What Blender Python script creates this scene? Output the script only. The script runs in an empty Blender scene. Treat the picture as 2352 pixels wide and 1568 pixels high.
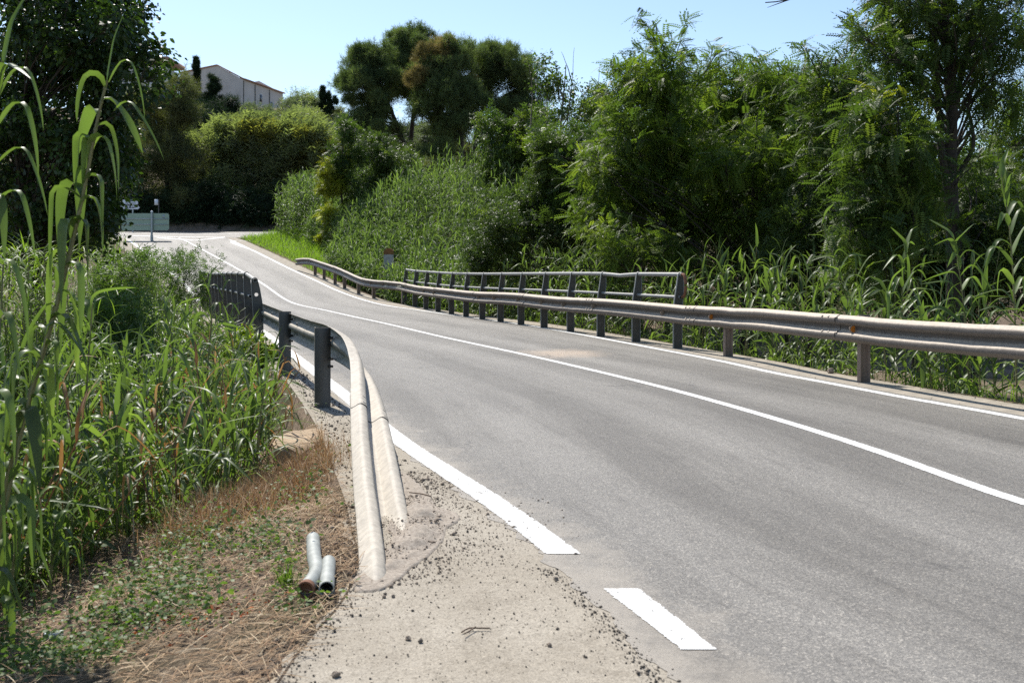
import bpy, math, zlib
import numpy as np
from mathutils import Vector

# ------------------------------------------------------------------ camera, sky, sun, exposure
S = bpy.context.scene
COL = S.collection
F, H, CX, HY = 2286.7, 1.3, 1176.0, 620.0      # focal length (in 1/2352 of the frame), eye height, frame centre, horizon row
cam = bpy.data.cameras.new('camera')
cam.sensor_width = 36.0
cam.lens = 35.0
cam.shift_y = -(784.0 - HY) / 2352.0
cam.clip_start = 0.05
cam.clip_end = 3000.0
cam.dof.use_dof = True
cam.dof.focus_distance = 11.0
cam.dof.aperture_fstop = 5.6
co = bpy.data.objects.new('camera', cam)
co.location = (0, 0, H)
co.rotation_euler = (math.radians(90), 0, 0)
COL.objects.link(co)
S.camera = co

SUN_AZ, SUN_EL = math.radians(-28), math.radians(52)
w = bpy.data.worlds.new('World')
S.world = w
w.use_nodes = True
nt = w.node_tree
bg = nt.nodes['Background']
sky = nt.nodes.new('ShaderNodeTexSky')
sky.sky_type = 'NISHITA'
sky.sun_disc = False
sky.sun_elevation = SUN_EL
sky.sun_rotation = SUN_AZ
sky.altitude = 0
sky.air_density = 1.0
sky.dust_density = 0.5
sky.ozone_density = 2.0
nt.links.new(sky.outputs[0], bg.inputs[0])
bg.inputs[1].default_value = 0.115
sl = bpy.data.lights.new('sun', 'SUN')
sl.energy = 4.6
sl.angle = math.radians(0.55)
sl.color = (1.0, 0.955, 0.88)
so = bpy.data.objects.new('sun', sl)
sdir = Vector((math.sin(SUN_AZ) * math.cos(SUN_EL), math.cos(SUN_AZ) * math.cos(SUN_EL), math.sin(SUN_EL)))
so.rotation_euler = sdir.to_track_quat('Z', 'Y').to_euler()
so.location = (0, 0, 60)
COL.objects.link(so)
S.view_settings.view_transform = 'Standard'
S.view_settings.look = 'None'
S.view_settings.exposure = 0.62
S.view_settings.gamma = 1.0
S.cycles.max_bounces = 6
S.cycles.diffuse_bounces = 3
S.cycles.glossy_bounces = 2
S.cycles.transmission_bounces = 4
S.cycles.transparent_max_bounces = 4
S.cycles.caustics_reflective = False
S.cycles.caustics_refractive = False
S.cycles.use_denoising = False


# ------------------------------------------------------------------ small helpers
def rng_of(s):
    return np.random.default_rng(zlib.crc32(str(s).encode()))


def pt(x, y, Y):
    """world point seen at (x, y) of the photograph, Y metres away"""
    return np.array([(x - CX) / F * Y, Y, H + (HY - y) / F * Y])


def gnd(x, y, z=0.0):
    Y = F * (H - z) / (y - HY)
    return np.array([(x - CX) / F * Y, Y, z])


def nrm(a):
    a = np.asarray(a, float)
    return a / np.maximum(np.linalg.norm(a, axis=-1, keepdims=True), 1e-9)


class MB:
    def __init__(s):
        s.V, s.Fc, s.n, s.T = [], [], 0, []

    def add(s, V, Fc, tint=None):
        V = np.asarray(V, float).reshape(-1, 3)
        Fc = np.asarray(Fc, int)
        if len(Fc) == 0:
            return s
        s.V.append(V)
        s.Fc.append(Fc + s.n)
        s.n += len(V)
        if tint is None:
            tint = 0.5
        s.T.append(np.broadcast_to(np.asarray(tint, float), (len(Fc),)))
        return s

    def poly(s, pts):
        pts = np.asarray(pts, float)
        return s.add(pts, [list(range(len(pts)))])

    def box(s, c, d, ax=None):
        """box of centre c, size d, axes ax (3 rows)"""
        ax = np.eye(3) if ax is None else np.asarray(ax, float)
        u = np.array([[-1, -1, -1], [1, -1, -1], [1, 1, -1], [-1, 1, -1], [-1, -1, 1], [1, -1, 1], [1, 1, 1], [-1, 1, 1]]) * .5
        V = np.asarray(c) + (u * np.asarray(d)) @ ax
        return s.add(V, [[0, 3, 2, 1], [4, 5, 6, 7], [0, 1, 5, 4], [1, 2, 6, 5], [2, 3, 7, 6], [3, 0, 4, 7]])

    def tube(s, P, R, n=8, caps=True, tint=None):
        V, Fc, e = tube(P, R, n)
        s.add(V, Fc, tint)
        if caps:
            m = len(V)
            s.add(V[:n], [list(range(n))[::-1]], tint)
            s.add(V[m - n:], [list(range(n))], tint)
        return s

    def ext(s, prof, P, A, O, closed=True, caps=True):
        """sweep profile (a, o) along points P with axis vectors A, O"""
        prof = np.asarray(prof, float)
        P, A, O = np.asarray(P, float), np.asarray(A, float), np.asarray(O, float)
        k, n = len(prof), len(P)
        V = P[:, None] + prof[None, :, :1] * A[:, None] + prof[None, :, 1:] * O[:, None]
        V = V.reshape(-1, 3)
        m = k if closed else k - 1
        i = np.arange(n - 1)[:, None] * k
        j = np.arange(m)[None]
        jn = (j + 1) % k
        Fc = np.stack([i + j, i + jn, i + k + jn, i + k + j], -1).reshape(-1, 4)
        s.add(V, Fc)
        if caps and closed:
            s.add(V[:k], [list(range(k))[::-1]])
            s.add(V[-k:], [list(range(k))])
        return s

    def build(s, name, mat, parent=None, smooth=False, origin=None, uv=None, uv2=None):
        me = bpy.data.meshes.new(name)
        V = np.concatenate(s.V)
        if origin is not None:
            V = V - np.asarray(origin)
        sizes = np.concatenate([np.full(len(f), f.shape[1]) for f in s.Fc])
        loops = np.concatenate([f.ravel() for f in s.Fc])
        me.vertices.add(len(V))
        me.vertices.foreach_set('co', V.astype(np.float32).ravel())
        me.loops.add(len(loops))
        me.loops.foreach_set('vertex_index', loops.astype(np.int32))
        me.polygons.add(len(sizes))
        st = np.concatenate([[0], np.cumsum(sizes)[:-1]])
        me.polygons.foreach_set('loop_start', st.astype(np.int32))
        me.polygons.foreach_set('loop_total', sizes.astype(np.int32))
        if smooth:
            me.polygons.foreach_set('use_smooth', np.ones(len(sizes), bool))
        at = me.attributes.new('tint', 'FLOAT', 'FACE')
        at.data.foreach_set('value', np.concatenate(s.T).astype(np.float32))
        if uv is not None:
            l = me.uv_layers.new(name='UVMap')
            l.data.foreach_set('uv', uv[loops].astype(np.float32).ravel())
        if uv2 is not None:
            l = me.uv_layers.new(name='edge')
            l.data.foreach_set('uv', uv2[loops].astype(np.float32).ravel())
        me.update()
        me.validate()
        if mat is not None:
            me.materials.append(mat)
        o = bpy.data.objects.new(name, me)
        COL.objects.link(o)
        if parent is not None:
            o.parent = parent
        elif origin is not None:
            o.location = origin
        return o


def tube(P, R, n=8):
    P = np.asarray(P, float)
    R = np.broadcast_to(np.asarray(R, float), (len(P),))
    T = nrm(np.gradient(P, axis=0))
    ref = np.array([0.0, 0, 1.0]) if abs(T[:, 2]).mean() < .85 else np.array([1.0, 0, 0])
    A = nrm(np.cross(T, ref))
    B = np.cross(A, T)
    a = np.arange(n) / n * 2 * math.pi
    V = P[:, None] + R[:, None, None] * (np.cos(a)[None, :, None] * A[:, None] - np.sin(a)[None, :, None] * B[:, None])
    i = np.arange(len(P) - 1)[:, None] * n
    j = np.arange(n)[None]
    jn = (j + 1) % n
    Fc = np.stack([i + j, i + jn, i + n + jn, i + n + j], -1).reshape(-1, 4)
    return V.reshape(-1, 3), Fc, None


def tag(o, label, cat, group=None, kind=None):
    if label:
        o['label'] = label
    if cat:
        o['category'] = cat
    if group:
        o['group'] = group
    if kind:
        o['kind'] = kind
    return o


def empty(name, loc, label, cat, group=None):
    o = bpy.data.objects.new(name, None)
    o.empty_display_size = .3
    COL.objects.link(o)
    o.location = loc
    return tag(o, label, cat, group)


def copy_tree(o, parent=None):
    c = o.copy()
    COL.objects.link(c)
    c.parent = parent
    for ch in list(o.children):
        copy_tree(ch, c)
    return c


def ss(a, b, x):
    t = np.clip((np.asarray(x, float) - a) / (b - a), 0, 1)
    return t * t * (3 - 2 * t)


def hermite(xs, ys):
    """monotone-ish smooth interpolation through knots"""
    xs, ys = np.asarray(xs, float), np.asarray(ys, float)
    m = np.gradient(ys, xs)

    def fn(x):
        x = np.asarray(x, float)
        i = np.clip(np.searchsorted(xs, x) - 1, 0, len(xs) - 2)
        h = xs[i + 1] - xs[i]
        t = (x - xs[i]) / h
        out = (2*t**3-3*t**2+1)*ys[i] + (t**3-2*t**2+t)*h*m[i] + (-2*t**3+3*t**2)*ys[i+1] + (t**3-t**2)*h*m[i+1]
        out = np.where(x < xs[0], ys[0] + (x - xs[0]) * m[0], out)
        return np.where(x > xs[-1], ys[-1] + (x - xs[-1]) * m[-1], out)
    return fn


def smooth_path(P, step):
    P = np.asarray(P, float)
    d = np.concatenate([[0], np.cumsum(np.linalg.norm(np.diff(P, axis=0), axis=1))])
    s = np.linspace(0, d[-1], max(2, int(round(d[-1] / step)) + 1))
    return np.stack([hermite(d, P[:, k])(s) for k in range(P.shape[1])], 1)


# value noise for terrain
_nz = rng_of('noise').random((64, 64))


def vnoise(x, y):
    x, y = np.asarray(x, float), np.asarray(y, float)
    xi, yi = np.floor(x).astype(int), np.floor(y).astype(int)
    fx, fy = x - xi, y - yi
    fx, fy = fx*fx*(3-2*fx), fy*fy*(3-2*fy)
    g = lambda a, b: _nz[a % 64, b % 64]
    return (g(xi, yi)*(1-fx)*(1-fy) + g(xi+1, yi)*fx*(1-fy) + g(xi, yi+1)*(1-fx)*fy + g(xi+1, yi+1)*fx*fy) - .5


# ------------------------------------------------------------------ materials
def mat_new(name):
    m = bpy.data.materials.new(name)
    m.use_nodes = True
    n = m.node_tree
    b = n.nodes['Principled BSDF']
    return m, n, b


def N(n, typ, **kw):
    o = n.nodes.new('ShaderNode' + typ)
    for k, v in kw.items():
        setattr(o, k, v)
    return o


def noise(n, vec, scale, detail=4, rough=.6, dim='3D'):
    t = N(n, 'TexNoise')
    t.inputs['Scale'].default_value = scale
    t.inputs['Detail'].default_value = detail
    t.inputs['Roughness'].default_value = rough
    if vec is not None:
        n.links.new(vec, t.inputs['Vector'])
    return t.outputs['Fac']


def speckle(n, vec, scale):
    t = N(n, 'TexVoronoi')
    t.inputs['Scale'].default_value = scale
    n.links.new(vec, t.inputs['Vector'])
    q = N(n, 'SeparateColor')
    n.links.new(t.outputs['Color'], q.inputs[0])
    return q.outputs[0]


def ramp(n, fac, stops, interp='LINEAR'):
    r = N(n, 'ValToRGB')
    r.color_ramp.interpolation = interp
    while len(r.color_ramp.elements) < len(stops):
        r.color_ramp.elements.new(0.5)
    for e, (p, c) in zip(r.color_ramp.elements, stops):
        e.position = p
        e.color = (*c, 1) if len(c) == 3 else c
    n.links.new(fac, r.inputs[0])
    return r.outputs[0]


def mixc(n, fac, a, b, blend='MIX'):
    m = N(n, 'Mix', data_type='RGBA', blend_type=blend)
    for s, v in ((m.inputs[0], fac), (m.inputs[6], a), (m.inputs[7], b)):
        if isinstance(v, (int, float)):
            s.default_value = v
        elif isinstance(v, tuple):
            s.default_value = (*v, 1)
        else:
            n.links.new(v, s)
    return m.outputs[2]


def math_(n, op, a, b=None, clamp=False):
    m = N(n, 'Math', operation=op)
    m.use_clamp = clamp
    for s, v in zip(m.inputs, (a, b)):
        if v is None:
            continue
        if isinstance(v, (int, float)):
            s.default_value = v
        else:
            n.links.new(v, s)
    return m.outputs[0]


def bump(n, b, height, strength=.5, dist=.01):
    u = N(n, 'Bump')
    u.inputs['Strength'].default_value = strength
    u.inputs['Distance'].default_value = dist
    n.links.new(height, u.inputs['Height'])
    n.links.new(u.outputs[0], b.inputs['Normal'])


def objco(n):
    return N(n, 'TexCoord').outputs['Object']


def leaf_mat(name, dark, mid, light, trans=.4, rough=.45, spec=.4, tcol=None, tgain=1.9):
    m, n, b = mat_new(name)
    at = N(n, 'Attribute', attribute_name='tint')
    c = ramp(n, at.outputs['Fac'], [(0, dark), (.55, mid), (1, light)])
    n.links.new(c, b.inputs['Base Color'])
    b.inputs['Roughness'].default_value = rough
    b.inputs['Specular IOR Level'].default_value = spec
    t = N(n, 'BsdfTranslucent')
    tc = mixc(n, 1.0, c, tcol or (1.32*tgain/1.9, 1.52*tgain/1.9, .60*tgain/1.9), 'MULTIPLY')
    n.links.new(tc, t.inputs[0])
    mx = N(n, 'MixShader')
    mx.inputs[0].default_value = trans
    n.links.new(b.outputs[0], mx.inputs[1])
    n.links.new(t.outputs[0], mx.inputs[2])
    n.links.new(mx.outputs[0], n.nodes['Material Output'].inputs[0])
    return m


def plain_mat(name, col, rough=.6, metal=0.0, var=.25, scale=8.0, bumpv=0.0, col2=None):
    m, n, b = mat_new(name)
    o = objco(n)
    f = noise(n, o, scale, 5, .65)
    a = tuple(c * (1 - var) for c in col)
    d = col2 or tuple(min(1, c * (1 + var)) for c in col)
    n.links.new(ramp(n, f, [(.3, a), (.7, d)]), b.inputs['Base Color'])
    b.inputs['Roughness'].default_value = rough
    b.inputs['Metallic'].default_value = metal
    if bumpv:
        bump(n, b, noise(n, o, scale * 6, 4), bumpv, .01)
    return m


def asphalt_mat():
    m, n, b = mat_new('asphalt')
    uv = N(n, 'TexCoord').outputs['UV']
    o = objco(n)
    sx = N(n, 'SeparateXYZ')
    n.links.new(uv, sx.inputs[0])
    lat = sx.outputs[0]
    mp = N(n, 'Mapping')
    mp.inputs['Scale'].default_value = (1.0, .10, 1)
    n.links.new(uv, mp.inputs['Vector'])
    streak = noise(n, mp.outputs[0], 2.2, 5, .6)
    blotch = noise(n, o, .55, 4, .6)
    fine = speckle(n, o, 210)
    grain = speckle(n, o, 120)
    wide = noise(n, o, .22, 3, .6)
    base = ramp(n, blotch, [(.3, (.118, .112, .104)), (.7, (.175, .168, .158))])
    base = mixc(n, .5, base, ramp(n, wide, [(.35, (.70, .69, .68)), (.65, (1.25, 1.24, 1.22))]), 'MULTIPLY')
    base = mixc(n, math_(n, 'MULTIPLY', streak, .75), base, ramp(n, streak, [(.35, (.105, .100, .094)), (.68, (.225, .217, .204))]))
    # polished wheel tracks run with the lane: paler
    w1 = math_(n, 'COSINE', math_(n, 'MULTIPLY', math_(n, 'ADD', lat, .85), 6.2832 / 1.55))
    track = math_(n, 'ADD', math_(n, 'MULTIPLY', w1, .40), math_(n, 'MULTIPLY', math_(n, 'SUBTRACT', streak, .30), 1.6), True)
    base = mixc(n, math_(n, 'MULTIPLY', track, .75), base, (.255, .247, .235))
    sp = ramp(n, grain, [(.0, (.55, .55, .55)), (.45, (.95, .95, .94)), (.80, (1.10, 1.10, 1.08)), (1, (1.8, 1.77, 1.7))])
    base = mixc(n, .62, base, sp, 'MULTIPLY')
    sp2 = ramp(n, fine, [(.0, (.50, .50, .50)), (.45, (.92, .92, .91)), (.80, (1.12, 1.12, 1.1)), (1, (2.0, 1.97, 1.9))])
    base = mixc(n, .7, base, sp2, 'MULTIPLY')
    base = mixc(n, 1.0, base, (1.04, 1.0, .945), 'MULTIPLY')
    seam = noise(n, mp.outputs[0], 14, 5, .7)
    base = mixc(n, .5, base, ramp(n, seam, [(.33, (.62, .61, .60)), (.46, (1, 1, 1)), (.62, (1, 1, 1)), (.72, (1.25, 1.24, 1.2))]), 'MULTIPLY')
    # dust patch on the far lane
    vm = N(n, 'Vector' + 'Math', operation='SUBTRACT')
    n.links.new(o, vm.inputs[0])
    vm.inputs[1].default_value = (.80, 15.55, 0)
    mp2 = N(n, 'Mapping')
    mp2.inputs['Rotation'].default_value = (0, 0, math.radians(18))
    mp2.inputs['Scale'].default_value = (1 / .80, 1 / .95, 1)
    n.links.new(vm.outputs[0], mp2.inputs['Vector'])
    ln = N(n, 'Vector' + 'Math', operation='LENGTH')
    n.links.new(mp2.outputs[0], ln.inputs[0])
    dd = math_(n, 'ADD', ln.outputs['Value'], math_(n, 'MULTIPLY', math_(n, 'SUBTRACT', noise(n, o, 2.5, 5, .7), .5), 1.8))
    pf = ramp(n, dd, [(.35, (.9, .9, .9)), (1.15, (0, 0, 0))])
    base = mixc(n, pf, base, (.40, .315, .235))
    # tan dust drifted over the near edge, fine cracks
    e2 = N(n, 'UVMap', uv_map='edge').outputs['UV']
    se = N(n, 'SeparateXYZ')
    n.links.new(e2, se.inputs[0])
    de = math_(n, 'ADD', se.outputs[0], math_(n, 'MULTIPLY', math_(n, 'SUBTRACT', noise(n, o, 3.5, 6, .75), .5), 1.1))
    base = mixc(n, ramp(n, de, [(.02, (.8, .8, .8)), (.42, (0, 0, 0))]), base, (.34, .30, .245))
    vd = N(n, 'Vector' + 'Math', operation='ADD')
    dist = N(n, 'TexNoise')
    dist.inputs['Scale'].default_value = 1.6
    dist.inputs['Detail'].default_value = 5
    n.links.new(o, dist.inputs['Vector'])
    n.links.new(o, vd.inputs[0])
    n.links.new(dist.outputs['Color'], vd.inputs[1])
    vc = N(n, 'TexVoronoi', feature='DISTANCE_TO_EDGE')
    vc.inputs['Scale'].default_value = .34
    n.links.new(vd.outputs[0], vc.inputs['Vector'])
    ck = math_(n, 'MULTIPLY', ramp(n, vc.outputs['Distance'], [(.0, (1, 1, 1)), (.006, (0, 0, 0))]), ramp(n, noise(n, o, .5, 3, .6), [(.50, (0, 0, 0)), (.62, (.65, .65, .65))]))
    base = mixc(n, ck, base, (.045, .042, .04))
    n.links.new(base, b.inputs['Base Color'])
    b.inputs['Roughness'].default_value = .62
    b.inputs['Specular IOR Level'].default_value = .45
    bump(n, b, math_(n, 'ADD', grain, math_(n, 'MULTIPLY', fine, .6)), .75, .006)
    return m


def apron_mat():
    m, n, b = mat_new('sandy_concrete')
    o = objco(n)
    c = ramp(n, noise(n, o, 1.3, 5, .65), [(.3, (.285, .25, .198)), (.72, (.375, .338, .278))])
    g = speckle(n, o, 230)
    c = mixc(n, .6, c, ramp(n, g, [(0, (.5, .48, .46)), (.3, (.95, .94, .93)), (.8, (1.1, 1.1, 1.1)), (1, (1.5, 1.48, 1.45))]), 'MULTIPLY')
    g4 = speckle(n, o, 150)
    c = mixc(n, .5, c, ramp(n, g4, [(0, (.42, .40, .38)), (.14, (.95, .94, .93)), (.85, (1.05, 1.05, 1.05)), (1, (1.35, 1.34, 1.32))]), 'MULTIPLY')
    g2 = noise(n, o, 28, 4, .75)
    c = mixc(n, .35, c, ramp(n, g2, [(.34, (.55, .53, .5)), (.46, (1, 1, 1))]), 'MULTIPLY')
    g3 = noise(n, o, 5, 6, .75)
    c = mixc(n, .55, c, ramp(n, g3, [(.32, (.62, .6, .58)), (.48, (1, 1, 1))]), 'MULTIPLY')
    n.links.new(c, b.inputs['Base Color'])
    b.inputs['Roughness'].default_value = .9
    b.inputs['Specular IOR Level'].default_value = .2
    bump(n, b, math_(n, 'ADD', g2, math_(n, 'MULTIPLY', g, .5)), .45, .008)
    return m


def paint_mat():
    m, n, b = mat_new('road_paint')
    o = objco(n)
    uv = N(n, 'TexCoord').outputs['UV']
    sx = N(n, 'SeparateXYZ')
    n.links.new(uv, sx.inputs[0])
    g = noise(n, o, 70, 4, .8)
    wear = noise(n, o, 9, 6, .75)
    e = math_(n, 'ABSOLUTE', math_(n, 'MULTIPLY', math_(n, 'SUBTRACT', sx.outputs[0], .5), 2.0))
    edge = math_(n, 'MULTIPLY', math_(n, 'SUBTRACT', e, .80, True), 1.6)
    sp = speckle(n, o, 130)
    k = math_(n, 'ADD', math_(n, 'ADD', math_(n, 'MULTIPLY', g, .42), math_(n, 'MULTIPLY', wear, .55)), edge)
    k = math_(n, 'ADD', k, math_(n, 'MULTIPLY', sp, .16))
    msk = ramp(n, k, [(.66, (0, 0, 0)), (.70, (1, 1, 1))])
    c = ramp(n, noise(n, o, 3, 5, .7), [(.3, (.58, .57, .54)), (.7, (.76, .755, .73))])
    n.links.new(c, b.inputs['Base Color'])
    b.inputs['Roughness'].default_value = .7
    bump(n, b, g, .6, .004)
    t = N(n, 'BsdfTransparent')
    mx = N(n, 'MixShader')
    n.links.new(msk, mx.inputs[0])
    n.links.new(b.outputs[0], mx.inputs[1])
    n.links.new(t.outputs[0], mx.inputs[2])
    n.links.new(mx.outputs[0], n.nodes['Material Output'].inputs[0])
    return m


def dusty_steel(name, steel, dust, lo=.05, hi=.75, rough=.55, metal=.35):
    m, n, b = mat_new(name)
    o = objco(n)
    g = N(n, 'NewGeometry')
    sp = N(n, 'SeparateXYZ')
    n.links.new(g.outputs['Normal'], sp.inputs[0])
    a = noise(n, o, 7, 6, .7)
    mp = N(n, 'Mapping')
    mp.inputs['Scale'].default_value = (1, 1, .25)
    n.links.new(o, mp.inputs['Vector'])
    st = noise(n, mp.outputs[0], 22, 5, .7)
    k = math_(n, 'ADD', sp.outputs[2], math_(n, 'MULTIPLY', math_(n, 'SUBTRACT', a, .5), .7))
    k = ramp(n, k, [(lo, (0, 0, 0)), (hi, (1, 1, 1))])
    s1 = ramp(n, st, [(.3, tuple(c * .86 for c in steel)), (.7, tuple(min(1, c * 1.12) for c in steel))])
    d1 = ramp(n, st, [(.3, tuple(c * .70 for c in dust)), (.66, tuple(min(1, c * 1.12) for c in dust))])
    c = mixc(n, k, s1, d1)
    rust = ramp(n, noise(n, o, 16, 6, .8), [(.66, (0, 0, 0)), (.74, (.8, .8, .8))])
    c = mixc(n, rust, c, (.16, .085, .045))
    n.links.new(c, b.inputs['Base Color'])
    scr = ramp(n, noise(n, o, 38, 6, .85), [(.60, (0, 0, 0)), (.68, (.55, .55, .55))])
    c = mixc(n, scr, c, tuple(x * .55 for x in steel))
    bump(n, b, a, .35, .012)
    n.links.new(math_(n, 'MULTIPLY', math_(n, 'SUBTRACT', 1.0, k), metal), b.inputs['Metallic'])
    b.inputs['Roughness'].default_value = rough
    return m


def ground_mat():
    m, n, b = mat_new('soil')
    o = objco(n)
    a = noise(n, o, .35, 5, .65)
    f = noise(n, o, 24, 6, .75)
    c = ramp(n, f, [(.3, (.085, .062, .045)), (.5, (.20, .15, .11)), (.7, (.35, .275, .205))])
    gr = ramp(n, noise(n, o, 3, 5, .7), [(.35, (.028, .034, .012)), (.7, (.085, .080, .032))])
    c = mixc(n, ramp(n, a, [(.42, (0, 0, 0)), (.6, (.8, .8, .8))]), c, gr)
    n.links.new(c, b.inputs['Base Color'])
    b.inputs['Roughness'].default_value = .95
    b.inputs['Specular IOR Level'].default_value = .1
    bump(n, b, f, 1.0, .03)
    return m


M = {}
M['asphalt'] = asphalt_mat()
M['apron'] = apron_mat()
M['paint'] = paint_mat()
M['rail'] = dusty_steel('dusty_rail_steel', (.135, .115, .098), (.475, .40, .315), .12, .62, .7, .08)
M['rail_near'] = dusty_steel('sand_coated_rail_steel', (.18, .172, .150), (.44, .39, .315), -.1, .6, .7, .1)
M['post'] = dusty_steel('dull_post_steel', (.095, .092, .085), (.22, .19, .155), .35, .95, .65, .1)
M['post_brown'] = dusty_steel('brown_dusted_post_steel', (.25, .19, .15), (.34, .27, .21), .3, .95, .7, .15)
M['fence'] = dusty_steel('shade_darkened_web_steel', (.082, .076, .068), (.30, .28, .25), .2, .95, .6, .1)  # brown web steel, darkened to carry the shade on the post webs
M['flange'] = dusty_steel('light_toned_galvanised_flange', (.22, .228, .222), (.42, .40, .36), .2, .95, .55, .15)  # galvanised grey, kept paler so the flange edges look lit
M['dark'] = plain_mat('pipe_shade_black', (.012, .011, .010), .9)  # shade inside the open pipes, put into the colour
M['bolt'] = plain_mat('dark_bolt_steel', (.05, .048, .045), .6, .5)
M['orange'] = plain_mat('amber_reflector', (.62, .20, .025), .3)
M['tanplate'] = plain_mat('tan_plate', (.32, .25, .19), .7)
M['pipe'] = plain_mat('galvanised_pipe', (.29, .30, .275), .6, .12, .25, 14, .08)
M['rust'] = plain_mat('pipe_rust', (.19, .085, .045), .85, 0, .4, 30)
M['concrete'] = plain_mat('old_concrete', (.30, .26, .205), .92, 0, .28, 6, .6)
M['block'] = plain_mat('tan_concrete_block', (.36, .265, .17), .92, 0, .22, 9, .5)
M['soil'] = ground_mat()
M['bark'] = plain_mat('bark', (.050, .040, .031), .95, 0, .4, 14, .8)
M['bark_grey'] = plain_mat('grey_bark', (.15, .125, .10), .95, 0, .35, 14, .8)
M['twig'] = plain_mat('dry_twig', (.16, .115, .08), .9, 0, .35, 30)
M['stone'] = plain_mat('pebble_stone', (.24, .19, .145), .9, 0, .4, 20, .4)
M['grit'] = plain_mat('dark_grit', (.095, .078, .062), .9, 0, .5, 9)
M['sign_back'] = plain_mat('pale_green_sign_back', (.27, .36, .29), .5, .15, .08, 2)
M['sign_white'] = plain_mat('white_sign_face', (.62, .66, .72), .5, 0, .05, 2)
M['sign_ink'] = plain_mat('dark_sign_ink', (.05, .055, .075), .6)
M['galv'] = plain_mat('galvanised_sign_post', (.34, .38, .40), .45, .4, .12, 5)
M['stucco'] = plain_mat('pale_grey_stucco', (.50, .465, .435), .95, 0, .10, .5)
M['rooftile'] = plain_mat('terracotta_roof', (.30, .17, .12), .95, 0, .25, 3)
M['window'] = plain_mat('dark_window', (.06, .07, .085), .3)
M['soffit'] = plain_mat('brown_roof_edge', (.35, .22, .165), .8)
M['wallwhite'] = plain_mat('white_stucco', (.62, .60, .57), .9, 0, .08, 1)

M['reed'] = leaf_mat('reed_leaf', (.065, .092, .036), (.120, .172, .055), (.21, .275, .078), .44, .42, .34)
M['reed_far'] = leaf_mat('distant_reed_leaf', (.075, .108, .046), (.135, .190, .068), (.23, .295, .10), .44, .5, .22)
M['reed_dry'] = leaf_mat('dry_reed_leaf', (.24, .12, .05), (.36, .22, .10), (.55, .43, .24), .25, .6, .2, (1.3, 1.1, .7))
M['stem'] = plain_mat('reed_stem', (.17, .16, .06), .5, 0, .3, 6)
M['stem_dry'] = plain_mat('dry_reed_stem', (.25, .12, .055), .7, 0, .3, 6)
M['grass'] = leaf_mat('grass_blade', (.060, .095, .022), (.125, .19, .035), (.23, .29, .05), .48, .5, .3)
M['brightgrass'] = leaf_mat('bright_grass_blade', (.12, .19, .025), (.18, .28, .035), (.28, .38, .06), .5, .5, .3)
M['straw'] = leaf_mat('straw', (.22, .12, .06), (.42, .29, .165), (.68, .56, .38), .2, .65, .2, (1.2, 1.05, .8))
M['weed'] = leaf_mat('weed_leaf', (.055, .090, .030), (.105, .165, .045), (.18, .24, .06), .42, .5, .3)
M['vine'] = leaf_mat('vine_leaf', (.11, .15, .02), (.20, .26, .03), (.30, .36, .05), .45, .5, .3)
M['poplar'] = leaf_mat('poplar_leaf', (.018, .033, .011), (.032, .058, .015), (.07, .12, .02), .34, .42, .30)
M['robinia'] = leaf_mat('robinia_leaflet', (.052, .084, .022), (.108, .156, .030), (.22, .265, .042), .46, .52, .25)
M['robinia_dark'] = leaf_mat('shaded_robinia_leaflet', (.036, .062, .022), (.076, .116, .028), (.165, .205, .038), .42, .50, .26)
M['yellowleaf'] = leaf_mat('yellowing_leaf', (.13, .15, .025), (.23, .25, .035), (.42, .44, .06), .48, .5, .2, (1.35, 1.45, .5))
M['glossy'] = leaf_mat('glossy_dark_leaf', (.036, .058, .020), (.075, .112, .030), (.15, .19, .045), .38, .45, .28)
M['pine'] = leaf_mat('pine_needle', (.050, .074, .034), (.115, .150, .065), (.24, .27, .11), .44, .6, .2)
M['pine_brown'] = leaf_mat('browning_pine_needle', (.11, .105, .045), (.23, .195, .08), (.42, .34, .14), .42, .6, .15, (1.15, 1.08, .7))
M['hedge'] = leaf_mat('willow_leaf', (.10, .115, .065), (.20, .225, .115), (.32, .345, .17), .50, .55, .3)
M['hedge_yellow'] = leaf_mat('yellow_green_willow_leaf', (.11, .115, .04), (.21, .20, .06), (.38, .33, .075), .45, .55, .2)
M['olive'] = leaf_mat('olive_brown_leaf', (.060, .068, .034), (.120, .128, .058), (.20, .20, .085), .40, .6, .2)
M['greygreen'] = leaf_mat('grey_green_leaf', (.075, .092, .062), (.135, .160, .105), (.20, .23, .15), .34, .55, .25)
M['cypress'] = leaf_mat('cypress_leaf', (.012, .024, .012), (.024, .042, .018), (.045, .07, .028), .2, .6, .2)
M['milestone'] = plain_mat('milestone_grey', (.42, .40, .37), .85)
M['milecap'] = plain_mat('milestone_brown_cap', (.24, .10, .03), .8)

# ------------------------------------------------------------------ road geometry as functions of Y (distance ahead)
zroad = hermite([-20, 0, 20, 32, 36, 40, 44, 48, 52, 56, 60, 64, 68, 72, 80], [0, 0, 0, 0, .10, .42, .92, 1.46, 2.02, 2.56, 3.08, 3.50, 3.82, 4.05, 4.35])


def raypt(x, y):
    """where the line of sight through (x, y) meets the road surface"""
    Ys = np.linspace(3, 80, 6000)
    d = H + (HY - y) / F * Ys - zroad(Ys)
    i = np.argmax(d < 0)
    Y = Ys[i] if d.min() < 0 else Ys[np.argmin(d)]
    return (x - CX) / F * Y, Y


def line_fn(pix, pre):
    P = [raypt(*p) for p in pix]
    P = sorted(P + pre, key=lambda q: q[1])
    X, Y = np.array(P).T
    return hermite(Y, X), Y


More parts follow.
